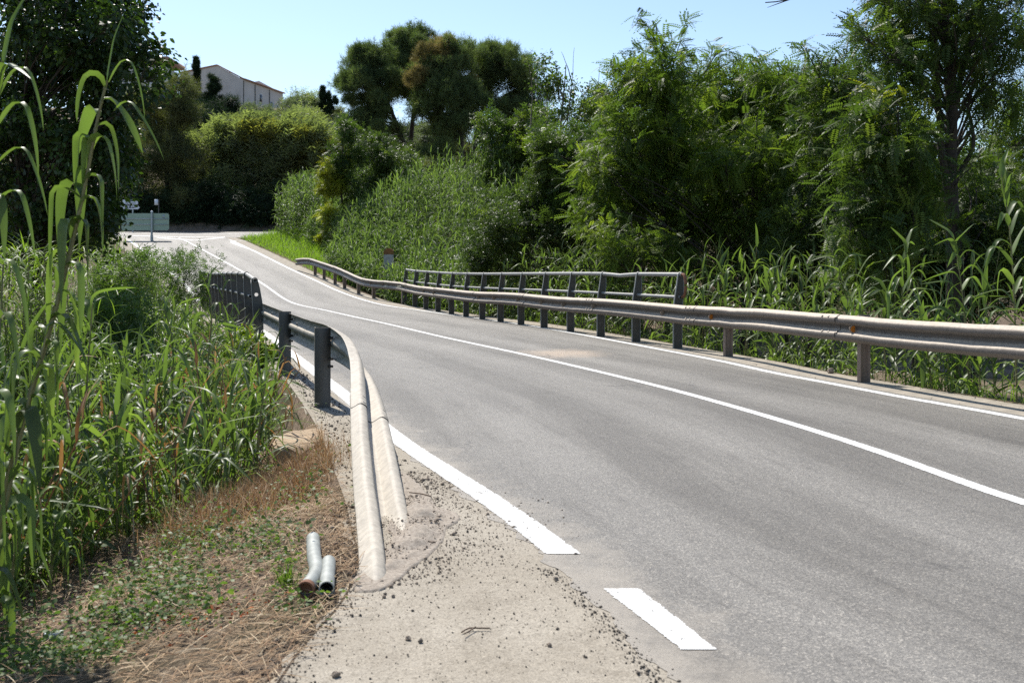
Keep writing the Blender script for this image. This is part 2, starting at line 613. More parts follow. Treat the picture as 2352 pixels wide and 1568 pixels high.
Rpix = [(2352, 962), (2199, 934), (2082, 914), (1974, 893.5), (1871, 874), (1801, 861), (1669, 832), (1525, 804), (1300, 762), (1150, 738), (1013, 719.5), (896, 703), (811, 681), (720, 642), (661, 615), (620, 594.5)]
Cpix = [(2352, 1155), (2000, 1031), (1600, 910), (1300, 836), (1000, 770), (842, 733.5), (757, 714.6), (673, 695.6), (612, 657.6), (542, 615.4), (496, 590), (472, 577)]
Lpix = [(1290, 1270), (1215, 1212), (926.6, 1017), (789, 904.5), (715, 847.5), (626.7, 778)]
XR, _ = line_fn(Rpix, [(6.6, 3.6), (9.0, -4), (12.5, -12)])
XC, _ = line_fn(Cpix, [(4.35, 1.5), (6.4, -5), (9.4, -12)])
_lp = [raypt(*p) for p in Lpix]
_far = [(float(XC(y)) - 3.35, y) for y in (24.0, 30.0, 36.0, 42, 48, 54, 60, 66)]
_P = sorted(_lp + _far + [(.40, 3.9), (.70, 3.0), (1.9, -1.), (5.2, -12)], key=lambda q: q[1])
XL = hermite([p[1] for p in _P], [p[0] for p in _P])
YEND = 62.5

# left border of the paved strip (kerb / concrete edge), right kerb
Bpix = [(640, 1568), (700, 1480), (780, 1390), (818, 1320), (803, 1190), (760, 1060), (725, 975), (690, 920), (640, 855), (590, 815), (530, 770)]
_B = [tuple(gnd(*p)[:2]) for p in Bpix]
_B = sorted(_B + [(-.75, 2.0), (-.80, -1), (-.9, -12)] + [(float(XL(y)) - 1.0, y) for y in (26., 32., 38., 44., 50., 56., 62.)], key=lambda q: q[1])
XB = hermite([p[1] for p in _B], [p[0] for p in _B])
XK = lambda y: XR(y) + .80          # outer edge of the right kerb


def terrain(x, y):
    x, y = np.asarray(x, float), np.asarray(y, float)
    yc = np.clip(y, -12, 62.)
    zr = zroad(np.clip(y, -12, 74))
    dl, dr = XB(yc) - x, x - XK(yc)
    on = np.minimum(np.maximum(dl, dr), 0) * 0
    nz = vnoise(x * .8, y * .8) * .10 + vnoise(x * 2.3 + 9, y * 2.3) * .05
    drop = ss(5.4, 6.6, y) * (.12 + .22 * ss(8, 11, y)) * ss(0.0, .12, dl) * (1 - ss(36, 46, y))
    slope = np.where(y < 6, .20, .26)
    zl = -drop - slope * np.clip(dl, 0, 2.2) - .16 * np.clip(dl - 2.2, 0, 6)
    ravine = ss(10.5, 15, y) * (1 - ss(33, 40, y))
    zl = zl - ravine * (.3 * ss(.1, .8, dl) + .9 * ss(.6, 4, dl))
    zl = zl * (1 - .75 * ss(40, 52, y))
    zl = zl + nz * ss(0, .8, dl)
    zR = -.55 * ss(0, 1.2, dr) - .7 * ss(1.5, 7, dr) - ravine * .7 * ss(0, .5, dr)
    up = ss(38, 50, y)
    zR = zR * (1 - up) + up * (1.1 * ss(.6, 6, dr) - .0)
    zR = zR + nz * ss(0, 1, dr)
    z = np.where(dl > 0, zl, np.where(dr > 0, zR, 0.0)) + zr - .10 * ((dl < 0) & (dr < 0)) * (y < 62.5)
    # beyond the junction
    hill = 27.0 * np.clip((y - 75) / 110, 0, 1) ** .90 * (1 - .82 * ss(-42, 32, x))
    b = ss(62.5, 63.2, y)
    zf = zroad(np.clip(y, 60, 74)) - .08 + np.where(y > 73.5, ss(73.5, 77, y) * .9, 0) + vnoise(x * .15, y * .15) * 1.2 * ss(75, 90, y)
    # right of the junction the reeds stand on ordinary ground
    zf = np.where(dr > 2, zf + 0 * x, zf)
    z = z * (1 - b) + zf * b + hill
    return z


# ------------------------------------------------------------------ setting: ground, asphalt, apron, kerbs, markings
def build_ground():
    Y = np.concatenate([np.arange(-14, 1.5, .8), np.arange(1.5, 14, .12), np.arange(14, 40, .4), np.arange(40, 80, .6), np.arange(80, 180, 2.5), np.geomspace(180, 900, 16)])
    dl = np.concatenate([np.arange(0, .3, .06), np.arange(.3, 5, .12), np.arange(5, 14, .4), np.geomspace(14, 700, 26)])[::-1]
    dr = np.concatenate([np.arange(0, .6, .1), np.arange(.6, 8, .3), np.geomspace(8, 700, 30)])
    yc = np.clip(Y, -12, 62.)
    xb, xk = XB(yc), XK(yc)
    mid = np.linspace(0, 1, 10)
    rows = []
    for k, y in enumerate(Y):
        xs = np.concatenate([xb[k] - dl, xb[k] + .02 + mid * (xk[k] - xb[k] - .04), xk[k] + dr])
        rows.append(xs)
    X = np.array(rows)
    YY = np.repeat(Y[:, None], X.shape[1], 1)
    Z = terrain(X, YY)
    V = np.stack([X, YY, Z], -1).reshape(-1, 3)
    r, c = X.shape
    i = np.arange(r - 1)[:, None] * c
    j = np.arange(c - 1)[None]
    Fc = np.stack([i + j, i + j + 1, i + c + j + 1, i + c + j], -1).reshape(-1, 4)
    o = MB().add(V, Fc).build('ground', M['soil'], smooth=True)
    o['kind'] = 'structure'


def strip(name, mat, xl, xr, Y, z, ncol=2, vscale=1.0):
    """sheet between xl(Y) and xr(Y), lifted by z over the road profile; uv = lateral metres from the road centre, distance"""
    Y = np.asarray(Y, float)
    t = np.linspace(0, 1, ncol)
    X = xl[:, None] * (1 - t) + xr[:, None] * t
    YY = np.repeat(Y[:, None], ncol, 1)
    Z = zroad(YY) + z
    V = np.stack([X, YY, Z], -1).reshape(-1, 3)
    r, c = X.shape
    i = np.arange(r - 1)[:, None] * c
    j = np.arange(c - 1)[None]
    Fc = np.stack([i + j, i + j + 1, i + c + j + 1, i + c + j], -1).reshape(-1, 4)
    uv2 = np.stack([X - X[:, :1], X[:, -1:] - X], -1).reshape(-1, 2)
    if ncol > 2:
        uv = np.stack([X - XC(YY), YY], -1).reshape(-1, 2)
    else:
        uv = np.stack([np.repeat(t[None], r, 0), YY], -1).reshape(-1, 2)
    o = MB().add(V, Fc).build(name, mat, smooth=True, uv=uv, uv2=uv2)
    o['kind'] = 'structure'
    return o


def build_road():
    Y = np.concatenate([np.arange(-12, 2, .3), np.arange(2, 7, .035), np.arange(7, 12, .2), np.arange(12, 62.6, .4)])
    r = rng_of('edge')
    ragged = np.convolve(r.normal(0, .030, len(Y) + 4), np.ones(3) / 3, 'valid')[:len(Y)] + .05 * vnoise(Y * 4, Y * 0) + .03 * vnoise(Y * 11, Y * 0 + 3)
    ea = np.interp(Y, [-12, 3.0, 3.14, 3.58, 4.02, 4.4, 4.7, 5.2, 8, 62], [9.9, 9.9, 9.9, 9.9, 9.9, 9.9, 9.9, 9.9, 9.9, 9.9])
    near = np.interp(Y, [-12, 0, 3.14, 3.58, 4.02, 4.5], [4.6, 1.35, .50, .40, .29, .12])
    xl = np.where(Y < 4.5, near, XL(Y) - .10) + ragged * (Y < 12)
    strip('road', M['asphalt'], xl, XR(Y) + .16, Y, 0.0, 26)
    xbk = np.minimum(XB(Y) + .01, xl - .05)
    rag2 = (.06 * np.clip(vnoise(Y * 2.2, Y * 0 + 7) + .25, 0, 1) + .04 * np.clip(vnoise(Y * 9, Y * 0 + 11) + .3, 0, 1)) * (Y < 5.2)
    strip('concrete_apron', M['apron'], XB(Y) - rag2, xl + .25, Y, -.002, 12)
    strip('right_kerb', M['concrete'], XR(Y) + .10, XK(Y) + ragged, Y, -.006, 3)
    # kerb faces
    for nm, fn, sg in (('left_kerb_face', XB, -1), ('right_kerb_face', XK, 1)):
        Yk = Y[(Y > (5.6 if sg < 0 else -12)) & (Y < 46)]
        x = fn(Yk)
        z = zroad(Yk)
        rr = rng_of(nm).normal(0, .012, len(Yk))
        P = np.stack([x, Yk, z], 1)
        top, bot = P + np.array([0, 0, -.008]), P + np.array([0, 0, -.62])
        bot[:, 0] += sg * (.03 + np.abs(rr) * 2)
        top[:, 0] += sg * rr * .6
        inn = top - np.array([sg * .22, 0, .02])
        V = np.stack([inn, top, bot], 1).reshape(-1, 3)
        k = np.arange(len(Yk) - 1)[:, None] * 3
        j = np.arange(2)[None]
        Fc = np.stack([k + j, k + j + 1, k + 4 + j, k + 3 + j], -1).reshape(-1, 4)
        o = MB().add(V, Fc).build(nm, M['concrete'])
        o['kind'] = 'structure'
    # crossing road at the top of the slope
    Yc = np.arange(YEND - .3, 73.6, .5)
    xs = np.linspace(-75, 22, 60)
    XX, YY = np.meshgrid(xs, Yc)
    V = np.stack([XX, YY, zroad(YY) - .002], -1).reshape(-1, 3)
    r_, c_ = XX.shape
    i = np.arange(r_ - 1)[:, None] * c_
    j = np.arange(c_ - 1)[None]
    Fc = np.stack([i + j, i + j + 1, i + c_ + j + 1, i + c_ + j], -1).reshape(-1, 4)
    uv = np.stack([YY * .7 + 1, XX], -1).reshape(-1, 2)
    o = MB().add(V, Fc).build('crossing_road', M['asphalt'], smooth=True, uv=uv, uv2=uv * 0 + 5)
    o['kind'] = 'structure'
    # painted lines
    Ya = np.arange(-8, 62., .3)
    strip('centre_line', M['paint'], XC(Ya) - .062, XC(Ya) + .062, Ya, .003)
    Yr = np.arange(-8, 60.5, .3)
    strip('right_edge_line', M['paint'], XR(Yr) - .072, XR(Yr) + .072, Yr, .003)
    Yl = np.concatenate([[4.56], np.arange(4.7, 60, .3)])
    strip('left_edge_line', M['paint'], XL(Yl) - .092, XL(Yl) + .092, Yl, .003)
    # short dash by the verge
    a0, a1 = gnd(1380, 1352), gnd(1474, 1352)
    b0, b1 = gnd(1560, 1492), gnd(1652, 1492)
    n = 10
    t = np.linspace(0, 1, n)[:, None]
    l, r2 = a0 * (1 - t) + b0 * t, a1 * (1 - t) + b1 * t
    V = np.stack([l, r2], 1).reshape(-1, 3)
    V[:, 2] = .003
    k = np.arange(n - 1) * 2
    Fc = np.stack([k + 2, k + 3, k + 1, k], 1)
    o = MB().add(V, Fc).build('verge_dash', M['paint'], uv=np.tile(np.array([[0, 0], [1, 1.]]), (n, 1)))
    o['kind'] = 'structure'

    def far_line(name, pix, wd):
        P = np.array([(*raypt(*p), 0) for p in pix])
        P = smooth_path(P, .4)
        T = nrm(np.gradient(P, axis=0))
        Nn = np.stack([T[:, 1], -T[:, 0], T[:, 0] * 0], 1)
        a, b = P - Nn * wd / 2, P + Nn * wd / 2
        V = np.stack([a, b], 1).reshape(-1, 3)
        V[:, 2] = zroad(V[:, 1]) + .006
        k = np.arange(len(P) - 1) * 2
        Fc = np.stack([k, k + 1, k + 3, k + 2], 1)
        o = MB().add(V, Fc).build(name, M['paint'], uv=np.tile(np.array([[.3, 0], [.7, 1.]]), (len(P), 1)))
        o['kind'] = 'structure'
    far_line('corner_line', [(616, 593), (575, 573), (545, 562.5), (533, 557.5), (534, 554.5), (545, 553), (575, 553)], .15)
    far_line('junction_near_line', [(300, 541.6), (420, 544.5), (516, 545.0)], .35)
    far_line('island_line', [(516, 545.2), (470, 550), (448, 552), (420, 550), (360, 546.5)], .30)
    far_line('junction_far_line', [(360, 536.5), (470, 537.5), (600, 537)], .25)


build_ground()
build_road()


# ------------------------------------------------------------------ guardrails and bridge railings
def wprof(t=.004):
    half = [(-.156, .012), (-.148, .022), (-.128, .066), (-.118, .078), (-.104, .083), (-.078, .083), (-.064, .078), (-.054, .066), (-.030, .010), (-.020, .002), (0, 0)]
    fr = half + [(-a, o) for a, o in half[-2::-1]]
    bk = [(a, o - t) for a, o in fr[::-1]]
    return np.array(fr + bk)


WP = wprof()
UP = np.array([0, 0, 1.0])


def c_post(mb_or, base, top, right, fwd, depth=.14, width=.055, t=.006):
    """C-section post: web across the road (right), flanges along the road (fwd)"""
    h = top - base[2]
    z = np.array([base[2] - .3, top])
    prof = np.array([(-depth / 2, 0), (-depth / 2, width), (-depth / 2 + t, width), (-depth / 2 + t, t), (depth / 2 - t, t), (depth / 2 - t, width), (depth / 2, width), (depth / 2, 0)])
    P = np.stack([np.array([base[0], base[1], q]) for q in z])
    mb_or.ext(prof, P, np.repeat([right], 2, 0), np.repeat([fwd], 2, 0))
    return mb_or


def frames(P):
    T = np.gradient(P, axis=0)
    T[:, 2] = 0
    T = nrm(T)
    return T, np.stack([T[:, 1], -T[:, 0], T[:, 0] * 0], 1)       # forward, right


def bolt_head(mb, c, axis, r=.016):
    a = nrm(axis)
    mb.tube([np.asarray(c), np.asarray(c) + a * .010], [r, r * .8], 8)


def right_guardrail():
    Ya = np.arange(3.0, 51.2, .25)
    off = .40
    slope = np.gradient(XR(Ya), Ya)
    c = 1 / np.sqrt(1 + slope**2)
    X = XR(Ya) + off * c
    Yp = Ya - off * slope * c
    dent = np.zeros(len(Ya))
    r = rng_of('dent')
    ztop = .755 + .035 * np.exp(-((Ya - 7.5) / 4.0)**2) + .012 * np.sin(Ya * 1.1) - .02 * np.exp(-((Ya - 18) / 4)**2)
    ztop = ztop + .03 * np.sin(Ya * .5) * ss(36, 41, Ya) - .05 * np.exp(-((Ya - 38.5) / 1.8)**2)
    P = np.stack([X, Yp, zroad(Yp) + ztop - .156], 1)
    # along the bridge the beam is bolted to the road side of the railing posts
    f0, f1 = gnd(1547, 799), gnd(925, 703)
    xc = f0[0] + (P[:, 1] - f0[1]) * (f1[0] - f0[0]) / (f1[1] - f0[1]) - .022
    kb = ss(13.2, 16.0, P[:, 1]) * (1 - ss(35.5, 38.5, P[:, 1]))
    P[:, 0] = P[:, 0] * (1 - kb) + xc * kb
    keep = CX + F * P[:, 0] / P[:, 1] > 690
    P = P[keep]
    drop_end = np.linspace(0, 1, 9) ** 2
    P[-9:, 2] -= .22 * drop_end
    P[-9:, 0] -= .22 * drop_end
    Ya = P[:, 1].copy()
    T, Rt = frames(P)
    base = P[np.argmin(np.abs(Ya - 14))].copy()
    base[2] = 0
    root = empty('guardrail', base, 'long dusty tan guardrail along the far right side of the road', 'guardrail')
    d = np.concatenate([[0], np.cumsum(np.linalg.norm(np.diff(P, axis=0), axis=1))])
    # sections of about 4 m, each lapped over the next
    cuts = np.arange(1.3, d[-1], 4.03)
    edges = np.concatenate([[0], cuts, [d[-1]]])
    tilt = .10 * np.sin(d * .22 + .6)
    for a, b in zip(edges[:-1], edges[1:]):
        s = np.linspace(a, min(b + .30, d[-1]), max(4, int((b - a) / .3)))
        Q = np.stack([np.interp(s, d, P[:, k]) for k in range(3)], 1)
        R2 = -nrm(np.stack([np.interp(s, d, Rt[:, k]) for k in range(3)], 1))
        tl = np.interp(s, d, tilt)[:, None] * .5
        A = nrm(UP * np.cos(tl) - R2 * np.sin(tl))
        O = nrm(R2 * np.cos(tl) + UP * np.sin(tl))
        lap = np.linspace(.0045, 0, len(s))[:, None]
        wob = r.normal(0, .0035, (len(s), 1))
        m = MB().ext(WP, Q + O * (lap + wob) + A * wob, A, O)
        m.build('beam', M['rail'], root, smooth=False, origin=base)
    # bolts at each lap
    for cc in cuts:
        for ds in (-.02, .14, .27):
            q = np.array([np.interp(cc + ds, d, P[:, k]) for k in range(3)])
            R2 = -nrm(np.array([np.interp(cc, d, Rt[:, k]) for k in range(3)]))
            for a in (-.091, .091):
                m = MB()
                bolt_head(m, q + UP * (a + .035) + R2 * .072, R2 * .7 + UP * .7)
                m.build('bolt', M['rail'], root, origin=base)
    # posts of its own (elsewhere it is held by the railing posts)
    posts = [gnd(1974, 878), gnd(1662, 818)]
    for x, y in ((883, 697), (847, 685), (820, 674), (788, 662), (767, 651), (742, 640), (722, 631)):
        q = raypt(x, y)
        posts.append(np.array([q[0], q[1], float(zroad(q[1]))]))
    posts.append(np.array([5.15, 7.65, 0]))
    for q in posts:
        i = np.argmin(np.abs(P[:, 1] - q[1]))
        b = P[i] + Rt[i] * .085
        b[2] = zroad(b[1]) - .02
        tp = P[i][2] + .135 + (.03 if q[1] < 16 else 0)
        m = MB()
        c_post(m, b, tp, Rt[i], -T[i], .13, .07)
        m.build('post', M['post_brown'], root, origin=base)
    # D-shaped reflector brackets sitting in the hollow of the beam
    for x, amber in ((1952, 1), (1645, 1), (1530, 0), (1365, 0), (1300, 0), (1245, 0), (1195, 0), (1137, 0), (1100, 0), (1000, 0), (975, 0), (880, 0), (855, 0)):
        px = CX + F * P[:, 0] / P[:, 1]
        i = np.argmin(np.abs(px - x) + (P[:, 1] > 48) * 1e4)
        q, R2, Tt = P[i], -Rt[i], T[i]
        prof = np.array([(-.058, .0), (-.05, .05), (-.02, .088), (.02, .088), (.05, .05), (.058, .0)])
        m = MB()
        V = q + UP * prof[:, :1] + R2 * prof[:, 1:] * .95
        fr = np.concatenate([V - Tt * .004, V + Tt * .004])
        k = len(prof)
        m.add(fr, [list(range(k))])
        m.add(fr, [list(range(k, 2 * k))[::-1]])
        m.add(fr, [[j, j + k, (j + 1) % k + k, (j + 1) % k] for j in range(k)])
        # sloping wing behind the plate
        W = np.array([V[1], V[4], q + UP * .045 + Tt * .11, q - UP * .045 + Tt * .11])
        m.add(W, [[0, 1, 2, 3]])
        o = m.build('reflector_bracket', M['tanplate'], root, origin=base)
        if amber:
            f = MB()
            g = prof * np.array([.72, .66]) + np.array([0, .012])
            VV = q + UP * g[:, :1] + R2 * g[:, 1:] - Tt * .0065
            f.add(VV, [list(range(k))])
            f.build('reflector', M['orange'], o, origin=base)


def railing_post(mb, b, h, right, fwd, hole=False, mbf=None):
    """bent I-section railing post; `right` points away from the road"""
    sil = []          # (outward, z) of the road-side edge and back edge
    zs = [-.35, .55, .80, 1.0, h - .08]
    fr = [0, 0, .02, .055, .085]
    wd = [.150, .150, .145, .125, .095]
    front = [(f, z) for f, z in zip(fr, zs)]
    back = [(f + q, z) for f, q, z in zip(fr, wd, zs)]
    cx, cz, rr = fr[-1] + wd[-1] / 2, h - .08, wd[-1] / 2
    arc = [(cx - rr * math.cos(a), cz + rr * math.sin(a) * 1.25) for a in np.linspace(0, math.pi, 9)[1:-1]]
    ring = front + arc + back[::-1]
    ring = np.array(ring)
    T2 = .004
    P = np.asarray(b) + np.outer(ring[:, 0], right) + np.outer(ring[:, 1], UP)
    k = len(ring)
    # web
    if not hole:
        for s in (-1, 1):
            V = P + fwd * T2 * s
            nf, na = len(front), len(arc)
            for i in range(nf - 1):
                mb.add(V[[i, i + 1, k - 2 - i, k - 1 - i]], [[0, 1, 2, 3] if s > 0 else [3, 2, 1, 0]])
            cap = V[nf - 1:nf + na + 1]
            mb.add(cap, [list(range(len(cap)))[:: s]])
    else:
        hz, hx, hr = .93, .105, .030
        for s in (-1, 1):
            V = P + fwd * T2 * s
            nf, na = len(front), len(arc)
            for i in range(nf - 1):
                if zs[i] == .80:
                    continue
                mb.add(V[[i, i + 1, k - 2 - i, k - 1 - i]], [[0, 1, 2, 3]])
            cap = V[nf - 1:nf + na + 1]
            mb.add(cap, [list(range(len(cap)))])
            n = 16
            ang = np.linspace(0, 2 * math.pi, n, endpoint=False) + math.pi / 4
            a2, b2 = (fr[2], fr[2] + wd[2]), (fr[3], fr[3] + wd[3])
            inner, outer = [], []
            for a in ang:
                ca, sa = math.cos(a), math.sin(a)
                inner.append((hx + hr * ca, hz - .03 + hr * sa))
                q = 1 / max(abs(ca), abs(sa))
                u, v = (ca * q + 1) / 2, (sa * q + 1) / 2
                lo, hi = a2[0] * (1 - v) + b2[0] * v, a2[1] * (1 - v) + b2[1] * v
                outer.append((lo + (hi - lo) * u, .80 + .20 * v))
            W = np.array(inner + outer)
            W3 = np.asarray(b) + np.outer(W[:, 0], right) + np.outer(W[:, 1], UP) + fwd * T2 * s
            mb.add(W3, [[i, (i + 1) % n, n + (i + 1) % n, n + i] for i in range(n)])
    # flanges: road side + over the top + back
    fw = .020
    ln = ring
    C = np.asarray(b) + np.outer(ln[:, 0], right) + np.outer(ln[:, 1], UP)
    T = nrm(np.gradient(np.column_stack([ln, np.zeros(len(ln))]), axis=0))
    nn = np.column_stack([-T[:, 1], T[:, 0]])
    out = np.outer(nn[:, 0], right) + np.outer(nn[:, 1], UP)
    prof = np.array([(-fw, 0), (fw, 0), (fw, .007), (-fw, .007)])
    (mbf or mb).ext(prof, C, np.repeat([fwd], len(C), 0), out)
    return mb


def railing(name, label, P0, P1, n, side, miss=(), sag=None, hole_first=False, drop_first=0.0, base_z=0.0, end_rust=False):
    """n posts from P0 to P1; side = +1 when the outside lies to the right of the direction of travel"""
    P0, P1 = np.asarray(P0, float), np.asarray(P1, float)
    t = (P1 - P0) / np.linalg.norm(P1 - P0)
    right = np.array([t[1], -t[0], 0]) * side
    org = P0.copy()
    root = empty(name, org, label, 'railing')
    h = 1.285
    pts = [P0 + (P1 - P0) * i / (n - 1) for i in range(n)]
    for i, q in enumerate(pts):
        if i in miss:
            continue
        b = np.array([q[0], q[1], base_z + float(zroad(q[1]))])
        m, mf = MB(), MB()
        railing_post(m, b, h - (drop_first if i == 0 else 0), right, t, hole_first and i == 0, mf)
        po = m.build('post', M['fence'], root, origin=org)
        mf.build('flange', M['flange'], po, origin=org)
    for nm, off, z, rad in (('top_rail', .130, h - .062, .036), ('middle_rail', .105, .845, .028)):
        s = np.linspace(0, 1, (n - 1) * 4 + 1)
        L = P0[None] + (P1 - P0)[None] * s[:, None] + right * off
        L[:, 2] = base_z + zroad(L[:, 1]) + z
        if sag is not None and nm == 'top_rail':
            i, dz = sag
            L[:, 2] += dz * np.exp(-((s * (n - 1) - i) / .28)**2)
        if drop_first:
            k = s * (n - 1) < 1
            if nm == 'top_rail':
                L[k, 2] -= drop_first * (1 - s[k] * (n - 1))
            else:
                L = L[s * (n - 1) > .72]
        else:
            pass
        a = (L[0] - L[1]) / np.linalg.norm(L[0] - L[1])
        L = np.concatenate([[L[0] + a * .06], L])
        m = MB()
        m.tube(L, rad, 12, caps=False)
        m.tube(L[::-1] * 1.0, rad * .84, 12, caps=False)
        # annular lip so the open end reads as a hollow pipe
        V0, _, _ = tube(L[:2], rad, 12)
        V1, _, _ = tube(L[:2], rad * .84, 12)
        lip = np.concatenate([V0[:12], V1[:12]])
        m.add(lip, [[j, (j + 1) % 12, 12 + (j + 1) % 12, 12 + j] for j in range(12)])
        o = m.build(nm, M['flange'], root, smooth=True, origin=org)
        pl = MB()  # black disc stands in for the shade inside the pipe
        Vc, _, _ = tube(L[1:3], rad * .83, 12)
        pl.add(Vc[:12] , [list(range(12))])
        pl.build('bore_shade_disc', M['dark'], o, origin=org)
    if end_rust:
        # loose bent end of the top pipe, hanging down from the last post
        e = P0 + right * .13
        z = base_z + h - .06
        pth = [e - t * .05 + UP * z, e - t * .13 + UP * (z - .01), e - t * .16 + UP * (z - .06), e - t * .155 + UP * (z - .30), e - t * .12 + UP * (z - .36), e - t * .06 + UP * (z - .37)]
        m = MB().tube(smooth_path(pth, .03), .026, 10)
        o = m.build('bent_pipe_end', M['rust'], root, smooth=True, origin=org)
        o['label'] = 'rusty bent pipe end hanging at the last post'


def left_guardrail():
    # centre line of the beam, its height and its twist (0 upright facing the road, 90 lying face up)
    K = np.array([
        # x, y, z, twist
        (-9.9, 33.0, .60, 0), (-6.72, 24.0, .60, 0), (-3.92, 15.75, .60, 0), (-3.40, 14.20, .60, 0), (-2.72, 12.20, .605, 0), (-2.18, 10.65, .605, 2), (-1.76, 9.55, .600, 6), (-1.46, 8.75, .545, 16),
        (-1.235, 8.0, .42, 34), (-1.055, 7.2, .265, 53), (-.90, 6.4, .150, 63), (-.745, 5.55, .040, 66), (-.60, 4.75, -.050, 64), (-.53, 4.32, -.085, 62), (-.49, 4.08, -.155, 62)])
    P = smooth_path(K[:, :3], .12)
    tw = np.radians(np.interp(P[:, 1], K[::-1, 1], K[::-1, 3]))[:, None]
    T = nrm(np.gradient(P, axis=0))             # towards the camera
    fwd = -T
    flat = fwd.copy()
    flat[:, 2] = 0
    flat = nrm(flat)
    right = np.stack([flat[:, 1], -flat[:, 0], flat[:, 0] * 0], 1)
    upv = np.cross(right, fwd)
    A = nrm(upv * np.cos(tw) - right * np.sin(tw))
    O = nrm(right * np.cos(tw) + upv * np.sin(tw))
    base = np.array([-1.8, 9.4, 0])
    root = empty('guardrail', base, 'short guardrail on the near left, its end twisted flat into the ground', 'guardrail')
    d = np.concatenate([[0], np.cumsum(np.linalg.norm(np.diff(P, axis=0), axis=1))])
    cut = d[np.argmin(np.abs(P[:, 1] - 7.05))]
    r = rng_of('lg')
    for nm, a, b, lift in (('beam', 0, cut - 16.2, .0), ('beam', cut - 16.45, cut - 12.2, .004), ('beam', cut - 12.45, cut - 8.2, 0), ('beam', cut - 8.45, cut - 4.2, .004), ('beam', cut - 4.45, cut, .0085), ('twisted_end_beam', cut - .30, d[-1], .0)):
        s = np.linspace(a, b, max(6, int((b - a) / .1)))
        I = lambda Z: np.stack([np.interp(s, d, Z[:, k]) for k in range(3)], 1)
        Q, A2, O2 = I(P), nrm(I(A)), nrm(I(O))
        wob = np.convolve(r.normal(0, .006, len(s) + 6), np.ones(7) / 7, 'valid')[:, None]
        Q = Q + O2 * (lift + wob)
        MB().ext(WP, Q, A2, O2).build(nm, M['rail_near'], root, smooth=False, origin=base)
    for c in (cut - .05, cut - .20, cut - 4.3, cut - 4.42):
        for a in (-.091, .091):
            m = MB()
            I1 = lambda Z: np.array([np.interp(c, d, Z[:, k]) for k in range(3)])
            q, A2, O2 = I1(P), nrm(I1(A)), nrm(I1(O))
            bolt_head(m, q + A2 * a + O2 * .0835, O2, .019)
            m.build('bolt', M['rail_near'], root, origin=base)
    # dark lap edge
    I1 = lambda Z, c: np.array([np.interp(c, d, Z[:, k]) for k in range(3)])
    q, A2, O2 = I1(P, cut + .004), nrm(I1(A, cut)), nrm(I1(O, cut))
    Tc = nrm(I1(T, cut))
    m = MB()
    fr = WP[:21]
    V = np.concatenate([q + np.outer(fr[:, 0], A2) + np.outer(fr[:, 1] + .0045, O2), q + np.outer(fr[:, 0], A2) + np.outer(fr[:, 1] - .003, O2)])
    V = np.concatenate([V, V + Tc * .004])
    m.add(V, [[j, j + 1, 21 + j + 1, 21 + j] for j in range(20)])
    m.add(V, [[42 + j, 42 + j + 1, 63 + j + 1, 63 + j] for j in range(20)])
    m.add(V, [[j, j + 1, 42 + j + 1, 42 + j] for j in range(20)])
    m.build('lap_edge', M['bolt'], root, origin=base)
    # two posts behind the beam, with bolts and a small foot
    for (x, y, zt) in ((742, 935, .755), (655, 860, .785)):
        b = gnd(x, y)
        i = np.argmin(np.abs(P[:, 1] - b[1]))
        m = MB()
        c_post(m, b, zt, right[i], fwd[i], .145, .06, .007)
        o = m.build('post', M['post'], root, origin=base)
        # spacer plates and bolts between post and beam
        for zz in (zt - .10, zt - .17, zt - .30, zt - .37):
            m = MB()
            c = np.array([b[0], b[1], zz]) + right[i] * .073
            m.tube([c - right[i] * .02, c + right[i] * .022], .013, 8)
            m.build('bolt', M['bolt'], o, origin=base)
    # long middle washer bar visible between first posts and the railing
    for yy in (14.6, 13.4, 11.6):
        i = np.argmin(np.abs(P[:, 1] - yy))
        for a in (-.012, .012):
            m = MB()
            bolt_head(m, P[i] + UP * a * 5 - right[i] * (-.02), -right[i], .02)
            m.build('bolt', M['bolt'], root, origin=base)


